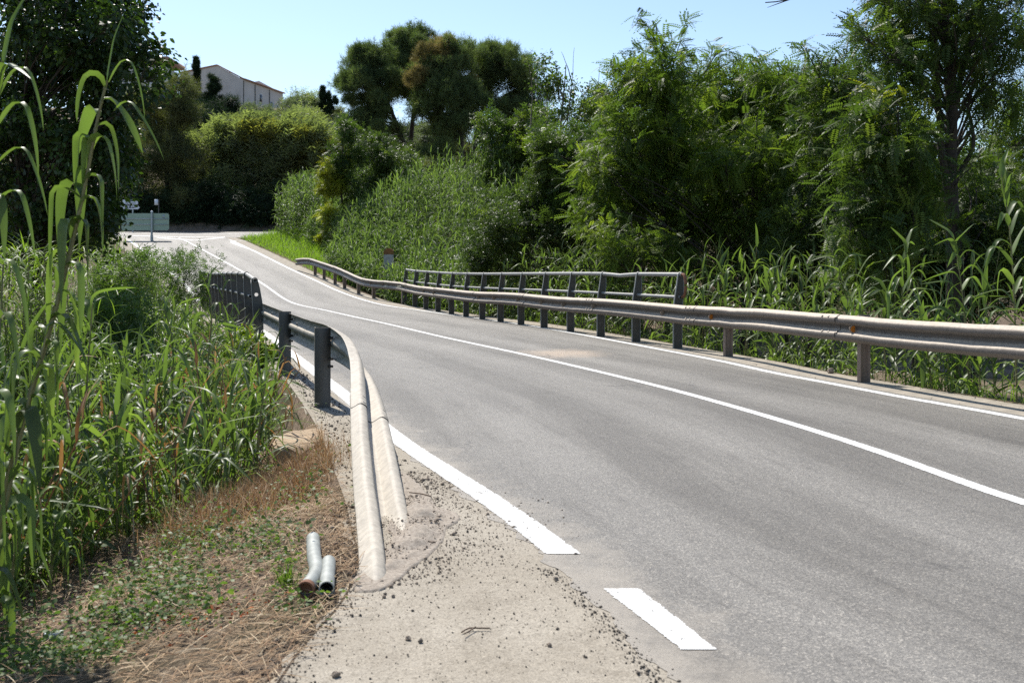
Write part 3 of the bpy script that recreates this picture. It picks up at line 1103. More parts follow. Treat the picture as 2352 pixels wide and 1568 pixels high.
def small_things():
    # the two pipes
    def hollow(m, path, rad, lip=.86):
        m.tube(path, rad, 18, caps=False)
        m.tube(path, rad * lip, 18, caps=False)
        V0, _, _ = tube(path[-2:], rad, 18)
        V1, _, _ = tube(path[-2:], rad * lip, 18)
        L = np.concatenate([V0[-18:], V1[-18:]])
        m.add(L, [[j, (j + 1) % 18, 18 + (j + 1) % 18, 18 + j] for j in range(18)])
        V0, _, _ = tube(path[:2], rad, 18)
        m.add(V0[:18], [list(range(18))])
    z0 = .015
    a, b, c = gnd(719, 1236, z0), gnd(724, 1322, z0 + .01), gnd(703, 1352, z0 + .012)
    base = b.copy()
    base[2] = -.03
    root = empty('bent_pipe', base, 'bent galvanised pipe with a rusty open end, left one of the pair on the verge', 'pipe')
    pth = smooth_path([a, a * .5 + b * .5, b, b * .4 + c * .6 + np.array([0, 0, .0]), c], .03)
    m = MB()
    hollow(m, pth, .032)
    m.build('pipe_body', M['pipe'], root, smooth=True, origin=base)
    e = nrm(pth[-1] - pth[-3])
    m = MB()
    hollow(m, np.stack([pth[-1] - e * .02, pth[-1] + e * .006, pth[-1] + e * .012]), 0.0345, .80)
    m.build('rusty_rim', M['rust'], root, smooth=True, origin=base)
    V0, _, _ = tube(pth[-3:-1], .0275, 18)
    MB().add(V0[:18], [list(range(18))]).build('bore_shade_disc', M['dark'], root, origin=base)
    a, b = gnd(755, 1290, .02), gnd(750, 1352, .028)
    base = b.copy()
    base[2] = -.03
    root = empty('straight_pipe', base, 'short straight grey pipe with a dark open end, right one of the pair', 'pipe')
    pth = np.linspace(a, b, 8)
    m = MB()
    hollow(m, pth, .031)
    m.build('pipe_body', M['pipe'], root, smooth=True, origin=base)
    V0, _, _ = tube(pth[-3:-1], .0265, 18)
    MB().add(V0[:18], [list(range(18))]).build('bore_shade_disc', M['dark'], root, origin=base)
    # short pale tube in the litter, bottom left
    q = gnd(122, 1560, -.38)
    q[2] = terrain(q[0], q[1]) + .035
    m = MB()
    hollow(m, np.linspace(q + np.array([.03, .02, -.015]), q + np.array([-.03, -.02, -.01]), 6), .02)
    tag(m.build('short_tube', M['galv'], smooth=True, origin=q), 'short pale tube lying in the dry litter at the bottom left corner', 'tube')
    # worn concrete block below the kerb
    c = gnd(672, 1040, -.10)
    r = rng_of('block')
    import bmesh
    bm = bmesh.new()
    top = [(-.17, -.22, .26), (.02, -.30, .20), (.20, -.10, .27), (.22, .30, .30), (-.02, .38, .29), (-.18, .12, .27)]
    nb = len(top)
    vt = [bm.verts.new(q) for q in top]
    vb = [bm.verts.new((q[0] * 1.05, q[1] * 1.05, -.45)) for q in top]
    bm.faces.new(vt)
    bm.faces.new(vb[::-1])
    for i in range(nb):
        bm.faces.new((vb[i], vb[(i + 1) % nb], vt[(i + 1) % nb], vt[i]))
    bmesh.ops.triangulate(bm, faces=[f for f in bm.faces if len(f.verts) > 4])
    bmesh.ops.bevel(bm, geom=list(bm.edges), offset=.02, segments=2, affect='EDGES')
    bmesh.ops.subdivide_edges(bm, edges=[e for e in bm.edges if e.calc_length() > .07], cuts=2)
    for v in bm.verts:
        v.co.z += float(vnoise(v.co.x * 13 + 3, v.co.y * 13)) * .025
        v.co.x += float(vnoise(v.co.z * 15 + 3, v.co.y * 15 + 8)) * .02
    me = bpy.data.meshes.new('concrete_block')
    bm.to_mesh(me)
    me.materials.append(M['block'])
    o = bpy.data.objects.new('concrete_block', me)
    o.location = (c[0] + .03, c[1] + .02, -.27)
    o.rotation_euler = (0, 0, math.radians(14))
    COL.objects.link(o)
    tag(o, 'weathered tan concrete block below the left kerb beside the dry grass', 'concrete block')
    # milestone among the reeds
    q = pt(893, 612, 41.5)
    zb = float(terrain(q[0], q[1]))
    zt = pt(893, 570, 41.5)[2]
    root = empty('milestone', (q[0], q[1], zb), 'grey milestone with a brown cap half hidden in the green reeds', 'milestone')
    h = zt - zb
    def slab(z0, z1, wdt, dep, arch):
        m = MB()
        pr = [(-wdt / 2, z0), (wdt / 2, z0), (wdt / 2, z1 - (wdt / 2 if arch else 0))]
        if arch:
            pr += [(wdt / 2 * math.cos(t), z1 - wdt / 2 + wdt / 2 * math.sin(t)) for t in np.linspace(0, math.pi, 11)[1:-1]]
        pr += [(-wdt / 2, z1 - (wdt / 2 if arch else 0))]
        pr = np.array(pr)
        o3 = np.array([q[0], q[1], zb])
        P = np.stack([o3 + np.array([0, dep / 2, 0]), o3 + np.array([0, -dep / 2, 0])])
        m.ext(pr, P, np.repeat([[1., 0, 0]], 2, 0), np.repeat([[0, 0, 1.]], 2, 0))
        return m
    slab(-.1, h - .26, .40, .2, False).build('body', M['milestone'], root, origin=(q[0], q[1], zb))
    slab(h - .26, h, .42, .22, True).build('cap', M['milecap'], root, origin=(q[0], q[1], zb))
    # stones and twigs on the apron
    def stone(x, y, s, label, sd):
        r = rng_of(sd)
        bm = bmesh.new()
        bmesh.ops.create_icosphere(bm, subdivisions=2, radius=1)
        d = nrm(r.normal(0, 1, (5, 3)))
        for v in bm.verts:
            k = np.array(v.co)
            for q_, lim in zip(d, r.uniform(.55, .8, 5)):
                e = k @ q_
                if e > lim:
                    k = k - q_ * (e - lim)
            v.co = Vector(k * np.array([1, .8, .75]))
        me = bpy.data.meshes.new('stone')
        bm.to_mesh(me)
        me.materials.append(M['stone'])
        o = bpy.data.objects.new('stone', me)
        g = gnd(x, y)
        o.location = (g[0], g[1], -.002 + s * .5)
        o.scale = (s, s, s)
        o.rotation_euler = (0, 0, r.uniform(0, 6))
        COL.objects.link(o)
        tag(o, label, 'stone', 'loose stones on the sandy apron')
    stone(937, 1468, .013, 'brown pebble alone in the middle of the sandy apron', 's1')
    stone(1262, 1482, .011, 'tan pebble on the sandy apron, nearest to the white dash', 's2')
    stone(772, 1552, .016, 'largest brown stone, at the bottom edge of the sandy apron', 's3')
    stone(898, 1347, .012, 'pale tan pebble on the apron in front of the buried rail end', 's4')
    stone(882, 1371, .010, 'dark flat pebble, left of two lying close together on the apron', 's5')
    stone(903, 1370, .011, 'dark flat pebble, right of two lying close together on the apron', 's6')
    stone(1277, 1330, .012, 'dark pebble on the apron just below the end of the white line', 's7')
    stone(1908, 856, .055, 'grey rubble stone on the right kerb behind the guardrail', 's8')

    def twig(pix, label, rad=.003, z=.004):
        P = np.array([gnd(x, y) + np.array([0, 0, z]) for x, y in pix])
        P[:, 2] += rng_of(label).uniform(0, .006, len(P))
        org = P[0].copy()
        m = MB().tube(smooth_path(P, .02), rad, 6)
        tag(m.build('twig', M['twig'], origin=org), label, 'twig', 'twigs on the sandy apron')
        return m
    twig([(1060, 1454), (1078, 1447), (1100, 1446), (1125, 1447)], 'longer thin twig at the bottom middle of the apron')
    twig([(1066, 1462), (1082, 1452), (1092, 1446)], 'short twig crossing the longer twig at the bottom of the apron', .0028, .009)
    twig([(940, 1133), (965, 1136), (990, 1142)], 'twig on the dirt to the right of the tan buried beam', .004)
    twig([(930, 1240), (965, 1245), (1000, 1248)], 'dark twig on the dirt heap beyond the buried beam tip', .004)


right_guardrail()
railing('bridge_railing', 'grey pipe railing behind the right guardrail, in front of the reeds', gnd(1547, 799), [*gnd(925, 703)[:2], 0], 14, 1, sag=(1.5, -.03), end_rust=True)
railing('bridge_railing', 'grey pipe railing on the left, seen end on beside the overgrown bank', gnd(604, 803), [-10.68, 34.6, 0], 14, -1, miss=(10,), hole_first=True, drop_first=.09)
left_guardrail()
small_things()


# ------------------------------------------------------------------ signs and buildings in the distance
def signs():
    # large direction board seen from behind
    Y = 60.0
    c = pt(351, 509, Y)
    zb = float(terrain(c[0], Y))
    root = empty('direction_board', (c[0], Y, zb), 'pale green back of a long road sign board on one post at the junction', 'road sign')
    x0, x1 = pt(279, 0, Y)[0], pt(388, 0, Y)[0]
    z0, z1 = pt(0, 529, Y)[2], pt(0, 490, Y)[2]
    org = (c[0], Y, zb)
    rr, n = .14, 5
    ring = []
    for cx, cz, a0 in ((x1 - rr, z1 - rr, 0), (x0 + rr, z1 - rr, 90), (x0 + rr, z0 + rr, 180), (x1 - rr, z0 + rr, 270)):
        for a in np.linspace(a0, a0 + 90, n):
            ring.append((cx + rr * math.cos(math.radians(a)), cz + rr * math.sin(math.radians(a))))
    P = np.array([[0, Y + .03, 0], [0, Y, 0]])
    MB().ext(np.array(ring), P, np.repeat([[1., 0, 0]], 2, 0), np.repeat([[0, 0, 1.]], 2, 0)).build('panel', M['sign_back'], root, origin=org)
    for k in (1, 2):
        z = z0 + (z1 - z0) * k / 3
        MB().box(((x0 + x1) / 2, Y - .025, z), (x1 - x0 - .06, .05, .05)).build('back_rib', M['galv'], root, origin=org)
    xs = pt(350, 0, Y)[0]
    m = MB().tube([(xs, Y - .10, zb - .4), (xs, Y - .10, pt(0, 487, Y)[2])], .062, 12)
    po = m.build('post', M['galv'], root, smooth=True, origin=org)
    MB().tube([(xs, Y - .10, zb - .2), (xs, Y - .10, pt(0, 541, Y)[2])], .085, 12).build('sleeve', M['galv'], root, smooth=True, origin=org)
    t = np.linspace(0, math.pi / 2, 5)
    zc = pt(0, 487, Y)[2]
    MB().tube([(xs, Y - .10, zc + .075 * math.sin(a)) for a in t], [.075 * math.cos(a) + .004 for a in t], 12).build('cap', M['sign_white'], root, smooth=True, origin=org)
    xb = pt(376, 0, Y)[0]
    MB().box((xb, Y - .004, z1 - .19), (.13, .006, .2)).build('sticker', M['galv'], root, origin=org)
    # finger post with two white arrow boards
    Y = 70.0
    x = pt(305, 0, Y)[0]
    zb = float(zroad(Y))
    org = (x, Y, zb)
    root = empty('finger_post', org, 'post with two white arrow direction signs pointing right in the shade', 'direction sign')
    MB().tube([(x, Y, zb - .3), (x, Y, pt(0, 456, Y)[2])], .05, 10).build('post', M['galv'], root, smooth=True, origin=org)
    for (ya, yb, xa, xe, tip, lines) in ((459, 470, 280, 318.5, 2, 2), (473, 481, 278, 322, 4.5, 1)):
        X0, X1, Xt = pt(xa, 0, Y)[0], pt(xe - tip, 0, Y)[0], pt(xe, 0, Y)[0]
        Z0, Z1 = pt(0, yb, Y)[2], pt(0, ya, Y)[2]
        ring = np.array([(X0, Z0), (X1, Z0), (Xt, (Z0 + Z1) / 2 - (.0 if lines == 1 else .08)), (X1, Z1), (X0, Z1)])
        P = np.array([[0, Y - .055, 0], [0, Y - .09, 0]])
        o = MB().ext(ring, P, np.repeat([[1., 0, 0]], 2, 0), np.repeat([[0, 0, 1.]], 2, 0)).build('arrow_board', M['sign_white'], root, origin=org)
        # worn, unreadable lettering: rows of short strokes
        m = MB()
        r = rng_of((ya, yb))
        for k in range(lines):
            zc = Z0 + (Z1 - Z0) * (k + .5) / lines
            xx = X0 + .32
            while xx < X1 - .12:
                wd = r.uniform(.05, .09)
                m.box((xx, Y - .092, zc), (wd, .004, (Z1 - Z0) / lines * .42))
                xx += wd + .03
        m.build('lettering', M['sign_ink'], o, origin=org)
    # small white notice on a thin post
    x = pt(362.5, 0, Y)[0]
    org = (x, Y, zb)
    root = empty('notice_sign', org, 'small white square notice on a thin post before the dark hedge', 'sign')
    xa, xe = pt(355.5, 0, Y)[0], pt(363.5, 0, Y)[0]
    MB().tube([(xe + .03, Y, zb - .3), (xe + .03, Y, pt(0, 458, Y)[2])], .035, 8).build('post', M['post'], root, origin=org)
    MB().box(((xa + xe) / 2, Y - .05, pt(0, 464.5, Y)[2]), (xe - xa, .02, pt(0, 458, Y)[2] - pt(0, 471, Y)[2])).build('notice_panel', M['sign_white'], root, origin=org)


def buildings():
    # long farmhouse: gable towards the road, long side running away
    A = pt(558, 183, 180)                          # near eave corner
    ldir = np.array([.26, .966, 0])
    gdir = np.array([-.966, .26, 0])
    ze = A[2]
    org = np.array([A[0], A[1], ze - 11])
    root = empty('farmhouse', org, 'long pale farmhouse on the hilltop behind the slim cypress', 'house')
    L = 15.0
    W1, W2 = 5.2, 12.9
    zr, zl = ze + 2.75, ze + 1.75
    P = lambda l, g, z: A * np.array([1, 1, 0]) + ldir * l + gdir * g + UP * z
    m = MB()
    m.poly([P(0, 0, ze - 11), P(0, 0, ze), P(0, W1, zr), P(0, W2, zl), P(0, W2, ze - 11)])
    m.poly([P(0, 0, ze - 11), P(L, 0, ze - 11), P(L, 0, ze), P(0, 0, ze)])
    m.poly([P(L, 0, ze - 11), P(L, W2, ze - 11), P(L, W2, zl), P(L, W1, zr), P(L, 0, ze)])
    m.poly([P(0, W2, ze - 11), P(0, W2, zl), P(L, W2, zl), P(L, W2, ze - 11)])
    m.build('wall', M['stucco'], root, origin=org)
    m = MB()
    o = .35
    s = .16
    for a, za, b, zb_ in ((-o, ze - o * s, W1, ze + s * W1), (W1, ze + s * W1, W2 + o, zl - 1.2)):
        V = np.array([P(.02, a, za + .05), P(L + o, a, za + .05), P(L + o, b, zb_ + .05), P(.02, b, zb_ + .05)])
        V = np.concatenate([V, V + UP * .22])
        m.add(V, [[0, 1, 2, 3], [7, 6, 5, 4], [0, 4, 5, 1], [1, 5, 6, 2], [2, 6, 7, 3], [3, 7, 4, 0]])
    cop = np.array([P(-.12, -.1, ze + .02), P(-.12, W1, zr + .02), P(-.12, W2 + .1, zl + .02)])
    m.ext(np.array([(0, -.05), (.22, -.05), (.22, .40), (0, .40)]), cop, np.repeat([UP], 3, 0), np.repeat([ldir], 3, 0))
    rf = m.build('roof', M['rooftile'], root, origin=org)
    MB().box(P(3, W1 - .5, ze + 1.3), (.7, .7, 1.6)).build('chimney', M['stucco'], rf, origin=org)
    ax = np.array([ldir, gdir, UP])
    for l, z, wd, h in ((2.2, -5.0, 1.0, 1.9), (6.4, -2.3, .9, 1.3), (6.0, -5.6, .9, 1.0), (9.0, -5.8, .9, 1.0), (10.6, -3.4, 1.1, 2.0), (13, -3.2, .9, 1.1)):
        w_ = MB().box(P(l, -.01, ze + z), (wd + .2, .06, h + .2), ax).build('window', M['wallwhite'], root, origin=org)
        MB().box(P(l, -.03, ze + z), (wd, .06, h), ax).build('pane', M['window'], w_, origin=org)
    for l in (.12, 4.2, 9.6):
        MB().tube([P(l, -.1, ze - 10), P(l, -.1, ze - .2)], .07, 6).build('drainpipe', M['post'], root, origin=org)
    MB().box(P(11.4, -.6, ze - 4.5), (2.2, 1.2, .12), ax).build('balcony', M['rust'], root, origin=org)
    m = MB()
    for k in range(9):
        m.tube([P(10.4 + k * .25, -1.15, ze - 4.55), P(10.4 + k * .25, -1.15, ze - 3.6)], .025, 5)
    m.tube([P(10.3, -1.15, ze - 3.6), P(12.5, -1.15, ze - 3.6)], .035, 5)
    m.build('balcony_rail', M['rust'], root, origin=org)
    # modern roof corner above the poplar
    B = pt(379, 152, 165)
    org = np.array([B[0], B[1], B[2] - 8])
    root = empty('flat_roofed_house', org, 'flat overhanging roof corner of a house beside the tall dark poplar', 'house')
    MB().box(B + np.array([-4.0, 3, -4.2]), (8, 6, 8.4)).build('wall', M['wallwhite'], root, origin=org)
    t0 = B[2] + .1
    V = np.array([(B[0] - 9, B[1] - 1.2, t0), (B[0] + .9, B[1] - 1.2, t0 + .55), (B[0] + .9, B[1] + 7, t0 + .55), (B[0] - 9, B[1] + 7, t0), (B[0] - 9, B[1] - 1.4, t0 + 1.2), (B[0] + 1.0, B[1] - 1.4, t0 + 1.2), (B[0] + 1.0, B[1] + 7.2, t0 + 1.2), (B[0] - 9, B[1] + 7.2, t0 + 1.2)])
    MB().add(V, [[0, 3, 2, 1], [4, 5, 6, 7], [0, 1, 5, 4], [1, 2, 6, 5], [2, 3, 7, 6], [3, 0, 4, 7]]).build('roof', M['soffit'], root, origin=org)
    # low retaining wall below the farmhouse garden
    a, b = pt(478, 246, 150), pt(512, 252, 150)
    m = MB().box((a + b) / 2 + np.array([0, 0, -1.2]), (np.linalg.norm(b - a) + 3, .4, 3.4))
    tag(m.build('garden_wall', M['stucco'], origin=(a + b) / 2), 'low pale garden wall on the slope below the slim cypress', 'wall')


signs()
buildings()


# ------------------------------------------------------------------ foliage builders
def blades(base, az, el, L, W, bend, tk, sharp=.28, K=7, fold=.22, twist=None, wpeak=.12):
    """arching strap leaves; every argument is an array of n"""
    n = len(base)
    t = np.linspace(0, 1, K + 1)
    f = lambda a: np.broadcast_to(np.asarray(a, float), (n,))[:, None]
    az, el, L, W, bend, tk, sharp = map(f, (az, el, L, W, bend, tk, sharp))
    e = el - bend * ss(0, 1, np.clip((t[None] - tk + sharp / 2) / sharp, 0, 1)) - .25 * bend * t[None]
    e = np.maximum(e, -1.52)
    dh, dz = np.cos(e), np.sin(e)
    st = L / K
    h = np.concatenate([np.zeros((n, 1)), np.cumsum((dh[:, 1:] + dh[:, :-1]) / 2 * st, 1)], 1)
    z = np.concatenate([np.zeros((n, 1)), np.cumsum((dz[:, 1:] + dz[:, :-1]) / 2 * st, 1)], 1)
    tw = 0 if twist is None else f(twist) * t[None]
    a2 = az + 0 * t[None]
    cx = base[:, 0:1] + h * np.cos(a2)
    cy = base[:, 1:2] + h * np.sin(a2)
    cz = base[:, 2:3] + z
    C = np.stack([cx, cy, cz], -1)
    side = np.stack([-np.sin(a2), np.cos(a2), 0 * a2], -1)
    up = np.stack([-np.sin(e) * np.cos(a2), -np.sin(e) * np.sin(a2), np.cos(e)], -1)
    if twist is not None:
        c_, s_ = np.cos(tw)[..., None], np.sin(tw)[..., None]
        side, up = side * c_ + up * s_, up * c_ - side * s_
    wt = np.minimum(1, .35 + .65 * t / wpeak) * (1 - t**1.6) ** .85
    hw = (W * wt[None] / 2)[..., None]
    V = np.stack([C - side * hw + up * hw * fold * 2, C, C + side * hw + up * hw * fold * 2], 2)
    V = V.reshape(-1, 3)
    k = (np.arange(n)[:, None] * (K + 1) + np.arange(K)[None]).reshape(-1) * 3
    Fc = np.concatenate([np.stack([k, k + 1, k + 4, k + 3], 1), np.stack([k + 1, k + 2, k + 5, k + 4], 1)])
    return V, Fc, np.tile(np.repeat(np.arange(n), K), 2)


def stamp(tv, tf, pos, fwd, scale, roll, upref=None):
    """copies of a template (x forward, z up) at pos along fwd"""
    n, k = len(pos), len(tv)
    x = nrm(fwd)
    ref = np.tile(np.array([[0, 0, 1.0]]), (n, 1)) if upref is None else upref
    y = np.cross(ref, x)
    bad = np.linalg.norm(y, axis=1) < .05
    y[bad] = np.array([1., 0, 0])
    y = nrm(y)
    z = np.cross(x, y)
    c, s = np.cos(roll)[:, None], np.sin(roll)[:, None]
    y, z = y * c + z * s, z * c - y * s
    R = np.stack([x, y, z], 1) * np.broadcast_to(np.asarray(scale, float), (n,))[:, None, None]
    V = np.einsum('kc,ncd->nkd', tv, R) + pos[:, None]
    Fc = (tf[None] + (np.arange(n) * k)[:, None, None]).reshape(-1, tf.shape[1])
    return V.reshape(-1, 3), Fc, np.repeat(np.arange(n), len(tf))


def t_pinnate(pairs=7, wd=.10, ln=.26):
    V, Fc = [], []
    def lf(b, d, L, w):
        i = len(V)
        d = nrm(np.array(d))
        p = nrm(np.cross([0, 0, 1], d))
        V.extend([b, b + d * L * .5 + p * w / 2 + np.array([0, 0, .012]), b + d * L, b + d * L * .5 - p * w / 2 + np.array([0, 0, .012])])
        Fc.append([i, i + 1, i + 2, i + 3])
    for k in range(pairs):
        t = .16 + .80 * k / pairs
        b = np.array([t, 0, -.30 * t * t])
        s = 1 - .25 * abs(k / pairs - .4)
        for sg in (-1, 1):
            lf(b, (.42, sg, -.22), ln * s, wd)
    lf(np.array([.97, 0, -.28]), (1, 0, -.5), ln, wd)
    return np.array(V), np.array(Fc)


def t_leaf(w=.55, fold=.10, droop=.12):
    V = np.array([[0, 0, 0], [.32, w / 2, fold], [.75, w * .34, fold * .6 - droop * .5], [1, 0, -droop], [.75, -w * .34, fold * .6 - droop * .5], [.32, -w / 2, fold], [.45, 0, 0]])
    return V, np.array([[0, 6, 2, 1], [6, 3, 2, 2], [0, 5, 4, 6], [6, 4, 3, 3]])[:, :4]


def t_quadleaf(w=.45, fold=.1):
    V = np.array([[0, 0, 0], [.45, w / 2, fold], [1, 0, -.08], [.45, -w / 2, fold]])
    return V, np.array([[0, 3, 2, 1]])


def t_twigleaves(n=5, w=.34, seed=1):
    """a twiglet bearing a few leaves"""
    r = rng_of(('tw', seed))
    V, Fc = [], []
    for k in range(n):
        b = np.array([k / n * .8, 0, 0])
        a = (1 if k % 2 else -1) * r.uniform(.5, 1.1)
        d = np.array([math.cos(a), math.sin(a), r.uniform(-.35, .35)])
        d /= np.linalg.norm(d)
        p = nrm(np.cross([0, .25 * r.normal(), 1], d))
        i = len(V)
        L = r.uniform(.42, .6)
        V.extend([b, b + d * L * .45 + p * L * w / 2, b + d * L, b + d * L * .45 - p * L * w / 2])
        Fc.append([i, i + 1, i + 2, i + 3])
    return np.array(V), np.array(Fc)


def t_tuft(n=9, w=.045, seed=3):
    r = rng_of(('tuft', seed))
    V, Fc = [], []
    for k in range(n):
        d = nrm(np.array([r.uniform(.15, 1), r.normal(0, .6), r.normal(0, .6)]))
        p = nrm(np.cross(d, r.normal(0, 1, 3))) * w / 2
        i = len(V)
        b = np.array([0, 0, 0.])
        e = b + d * r.uniform(.7, 1)
        V.extend([b - p, b + p, e + p * .5, e - p * .5])
        Fc.append([i, i + 1, i + 2, i + 3])
    return np.array(V), np.array(Fc)


TP = t_pinnate()
TP_S = t_pinnate(5, .13, .30)
TL = (np.array([[0, 0, 0], [.3, .30, .07], [.72, .22, .0], [1.02, 0, -.12], [.72, -.22, .0], [.3, -.30, .07]]), np.array([[0, 5, 2, 1], [5, 4, 3, 2]]))
TQ = t_quadleaf()
TW = t_twigleaves(5, .36, 1)
TWN = t_twigleaves(6, .20, 2)
TT = t_tuft()
TT2 = t_tuft(7, .07, 9)
LEAF = {'pinnate': TP, 'pinnate_small': TP_S, 'broad': TL, 'quad': TQ, 'twig': TW, 'willow': TWN, 'tuft': TT, 'tuft_coarse': TT2}


def fill(E, Y, dY, rpx, r):
    """clump centres and radii inside ellipses (x, y, rx, ry, n) drawn at distance Y"""
    C, R = [], []
    for (x, y, rx, ry, n) in E:
        for _ in range(n):
            while True:
                u, v = r.uniform(-1, 1, 2)
                if u * u + v * v <= 1:
                    break
            q = math.sqrt(max(0, 1 - (u * u + v * v) * .8))
            yy = Y + dY * q * r.uniform(-1, 1)
            p = pt(x + u * rx, y + v * ry, Y)
            p = p + np.array([p[0] / Y * (yy - Y), yy - Y, (p[2] - H) / Y * (yy - Y)])
            C.append(p)
            R.append(rpx * r.uniform(.7, 1.35) * Y / F)
    return np.array(C), np.array(R)


def crown_leaves(mb, C, R, per, leaf, size, r, droop=.25, up=.15, spread=.30, nsub=9, flat=.85, rollsd=.5):
    tv, tf = LEAF[leaf]
    n = len(C)
    sub = nrm(r.normal(0, 1, (n, nsub, 3)) + np.array([0, 0, up]))
    rad = r.uniform(.35, 1.05, (n, nsub, 1)) ** .7
    sc = C[:, None] + sub * rad * R[:, None, None] * np.array([1, 1, flat])
    k = max(1, per // nsub)
    off = r.normal(0, 1, (n, nsub, k, 3)) * spread * R[:, None, None, None]
    pos = (sc[:, :, None] + off).reshape(-1, 3)
    fwd = np.repeat(sub[:, :, None], k, 2).reshape(-1, 3) + r.normal(0, .65, (len(pos), 3)) + np.array([0, 0, -droop])
    tone = np.repeat(np.repeat(r.normal(.46, .13, (n, 1, 1)) + r.normal(0, .10, (n, nsub, 1)), k, 2).reshape(-1), 1)
    V, Fc, idx = stamp(tv, tf, pos, fwd, size * r.uniform(.65, 1.25, len(pos)), r.normal(0, rollsd, len(pos)))
    mb.add(V, Fc, np.clip(tone + r.normal(0, .13, len(pos)), 0, 1)[idx])


def branches(mb, trunk, C, R, r, rb=.02, inner=3, low=.35, tone=.5):
    """limbs from the trunk line to each clump, twigs inside it"""
    trunk = np.asarray(trunk, float)
    zt = trunk[:, 2]
    for c, q in zip(C, R):
        zz = np.clip(c[2] - np.linalg.norm((c - trunk[-1])[:2]) * r.uniform(.4, .9) - .3, zt[0] + (zt[-1] - zt[0]) * low * r.uniform(.6, 1.2), zt[-1])
        a = np.array([np.interp(zz, zt, trunk[:, k]) for k in range(3)])
        m = a * .5 + c * .5 + r.normal(0, .12, 3) * np.linalg.norm(c - a) * .5 + np.array([0, 0, .06]) * np.linalg.norm(c - a)
        P = smooth_path([a, m, c], max(.1, np.linalg.norm(c - a) / 6))
        r0 = min(rb * (.5 + .22 * np.linalg.norm(c - a)), .12 + rb)
        mb.tube(P, np.linspace(r0, r0 * .3, len(P)), 5, caps=False)
        for _ in range(inner):
            d = nrm(r.normal(0, 1, 3) + np.array([0, 0, .3])) * q * r.uniform(.6, 1.0)
            mb.tube([c - (c - m) * r.uniform(0, .3), c + d * .5 + r.normal(0, .05, 3) * q, c + d], [r0 * .3, r0 * .22, r0 * .1], 4, caps=False)


def tree(name, label, cat, base, top, E, Y, dY, rpx, per, leaf, size, mat, bark='bark', group=None, r0=.12, seed=None, lean=None, shoots=(), extra=None,
         droop=.25, spread=.30, nsub=9, flat=.85, branch=True, up=.15, inner=3, low=.35, rb=.02, shoot_leaf=None, shoot_size=None, trunkpts=None, rollsd=.5):
    r = rng_of(seed or label)
    base = np.asarray(base, float)
    C, R = fill(E, Y, dY, rpx, r)
    org = base.copy()
    root = empty(name, org, label, cat, group)
    if trunkpts is None:
        top = np.asarray(top, float)
        mid = base * .5 + top * .5 + r.normal(0, .03, 3) * np.linalg.norm(top - base)
        trunkpts = [base - UP * .3, base + (mid - base) * .5 + r.normal(0, .015, 3) * np.linalg.norm(top - base), mid, top]
    tp = smooth_path(trunkpts, max(.15, np.linalg.norm(np.asarray(trunkpts[-1]) - base) / 16))
    m = MB()
    m.tube(tp, np.linspace(r0, r0 * .18, len(tp)), 9, caps=False)
    if branch:
        branches(m, tp, C, R, r, rb, inner, low)
    mb = MB()
    if len(C):
        crown_leaves(mb, C, R, per, leaf, size, r, droop, up, spread, nsub, flat, rollsd)
    for sh in shoots:
        P = smooth_path([pt(x, y, Y + (sh[0][2] if len(sh[0]) > 2 else 0)) for x, y, *_ in sh], .12)
        P = P + np.cumsum(r.normal(0, .012, P.shape), 0)
        m.tube(P, np.linspace(.018, .005, len(P)), 5, caps=False)
        tv, tf = LEAF[shoot_leaf or leaf]
        ks = np.repeat(np.arange(max(0, int(len(P) * .05)), len(P)), 4)
        T = nrm(np.gradient(P, axis=0))
        d = T[ks] * .55 + nrm(r.normal(0, 1, (len(ks), 3)) * np.array([1, 1, .5])) + np.array([0, 0, -.1])
        V, Fc, idx = stamp(tv, tf, P[ks] + r.normal(0, .03, (len(ks), 3)), d, (shoot_size or size) * r.uniform(.8, 1.2, len(ks)), r.normal(0, .4, len(ks)))
        mb.add(V, Fc, np.clip(r.normal(.42, .15, len(ks)), 0, 1)[idx])
    m.build('trunk', M[bark], root, smooth=True, origin=org)
    if mb.n:
        mb.build('crown', M[mat], root, origin=org)
    if extra:
        E2, n2, mat2, rp2, per2 = extra
        C2, R2 = fill(E2, Y - .1, dY, rp2, r)
        mb = MB()
        crown_leaves(mb, C2, R2, per2, leaf, size, r, droop, up, spread, nsub, flat, rollsd)
        mb.build(n2, M[mat2], root, origin=org)
    return root


def on_ground(x, Y, dz=0.0):
    X = (x - CX) / F * Y
    return np.array([X, Y, float(terrain(X, Y)) + dz])


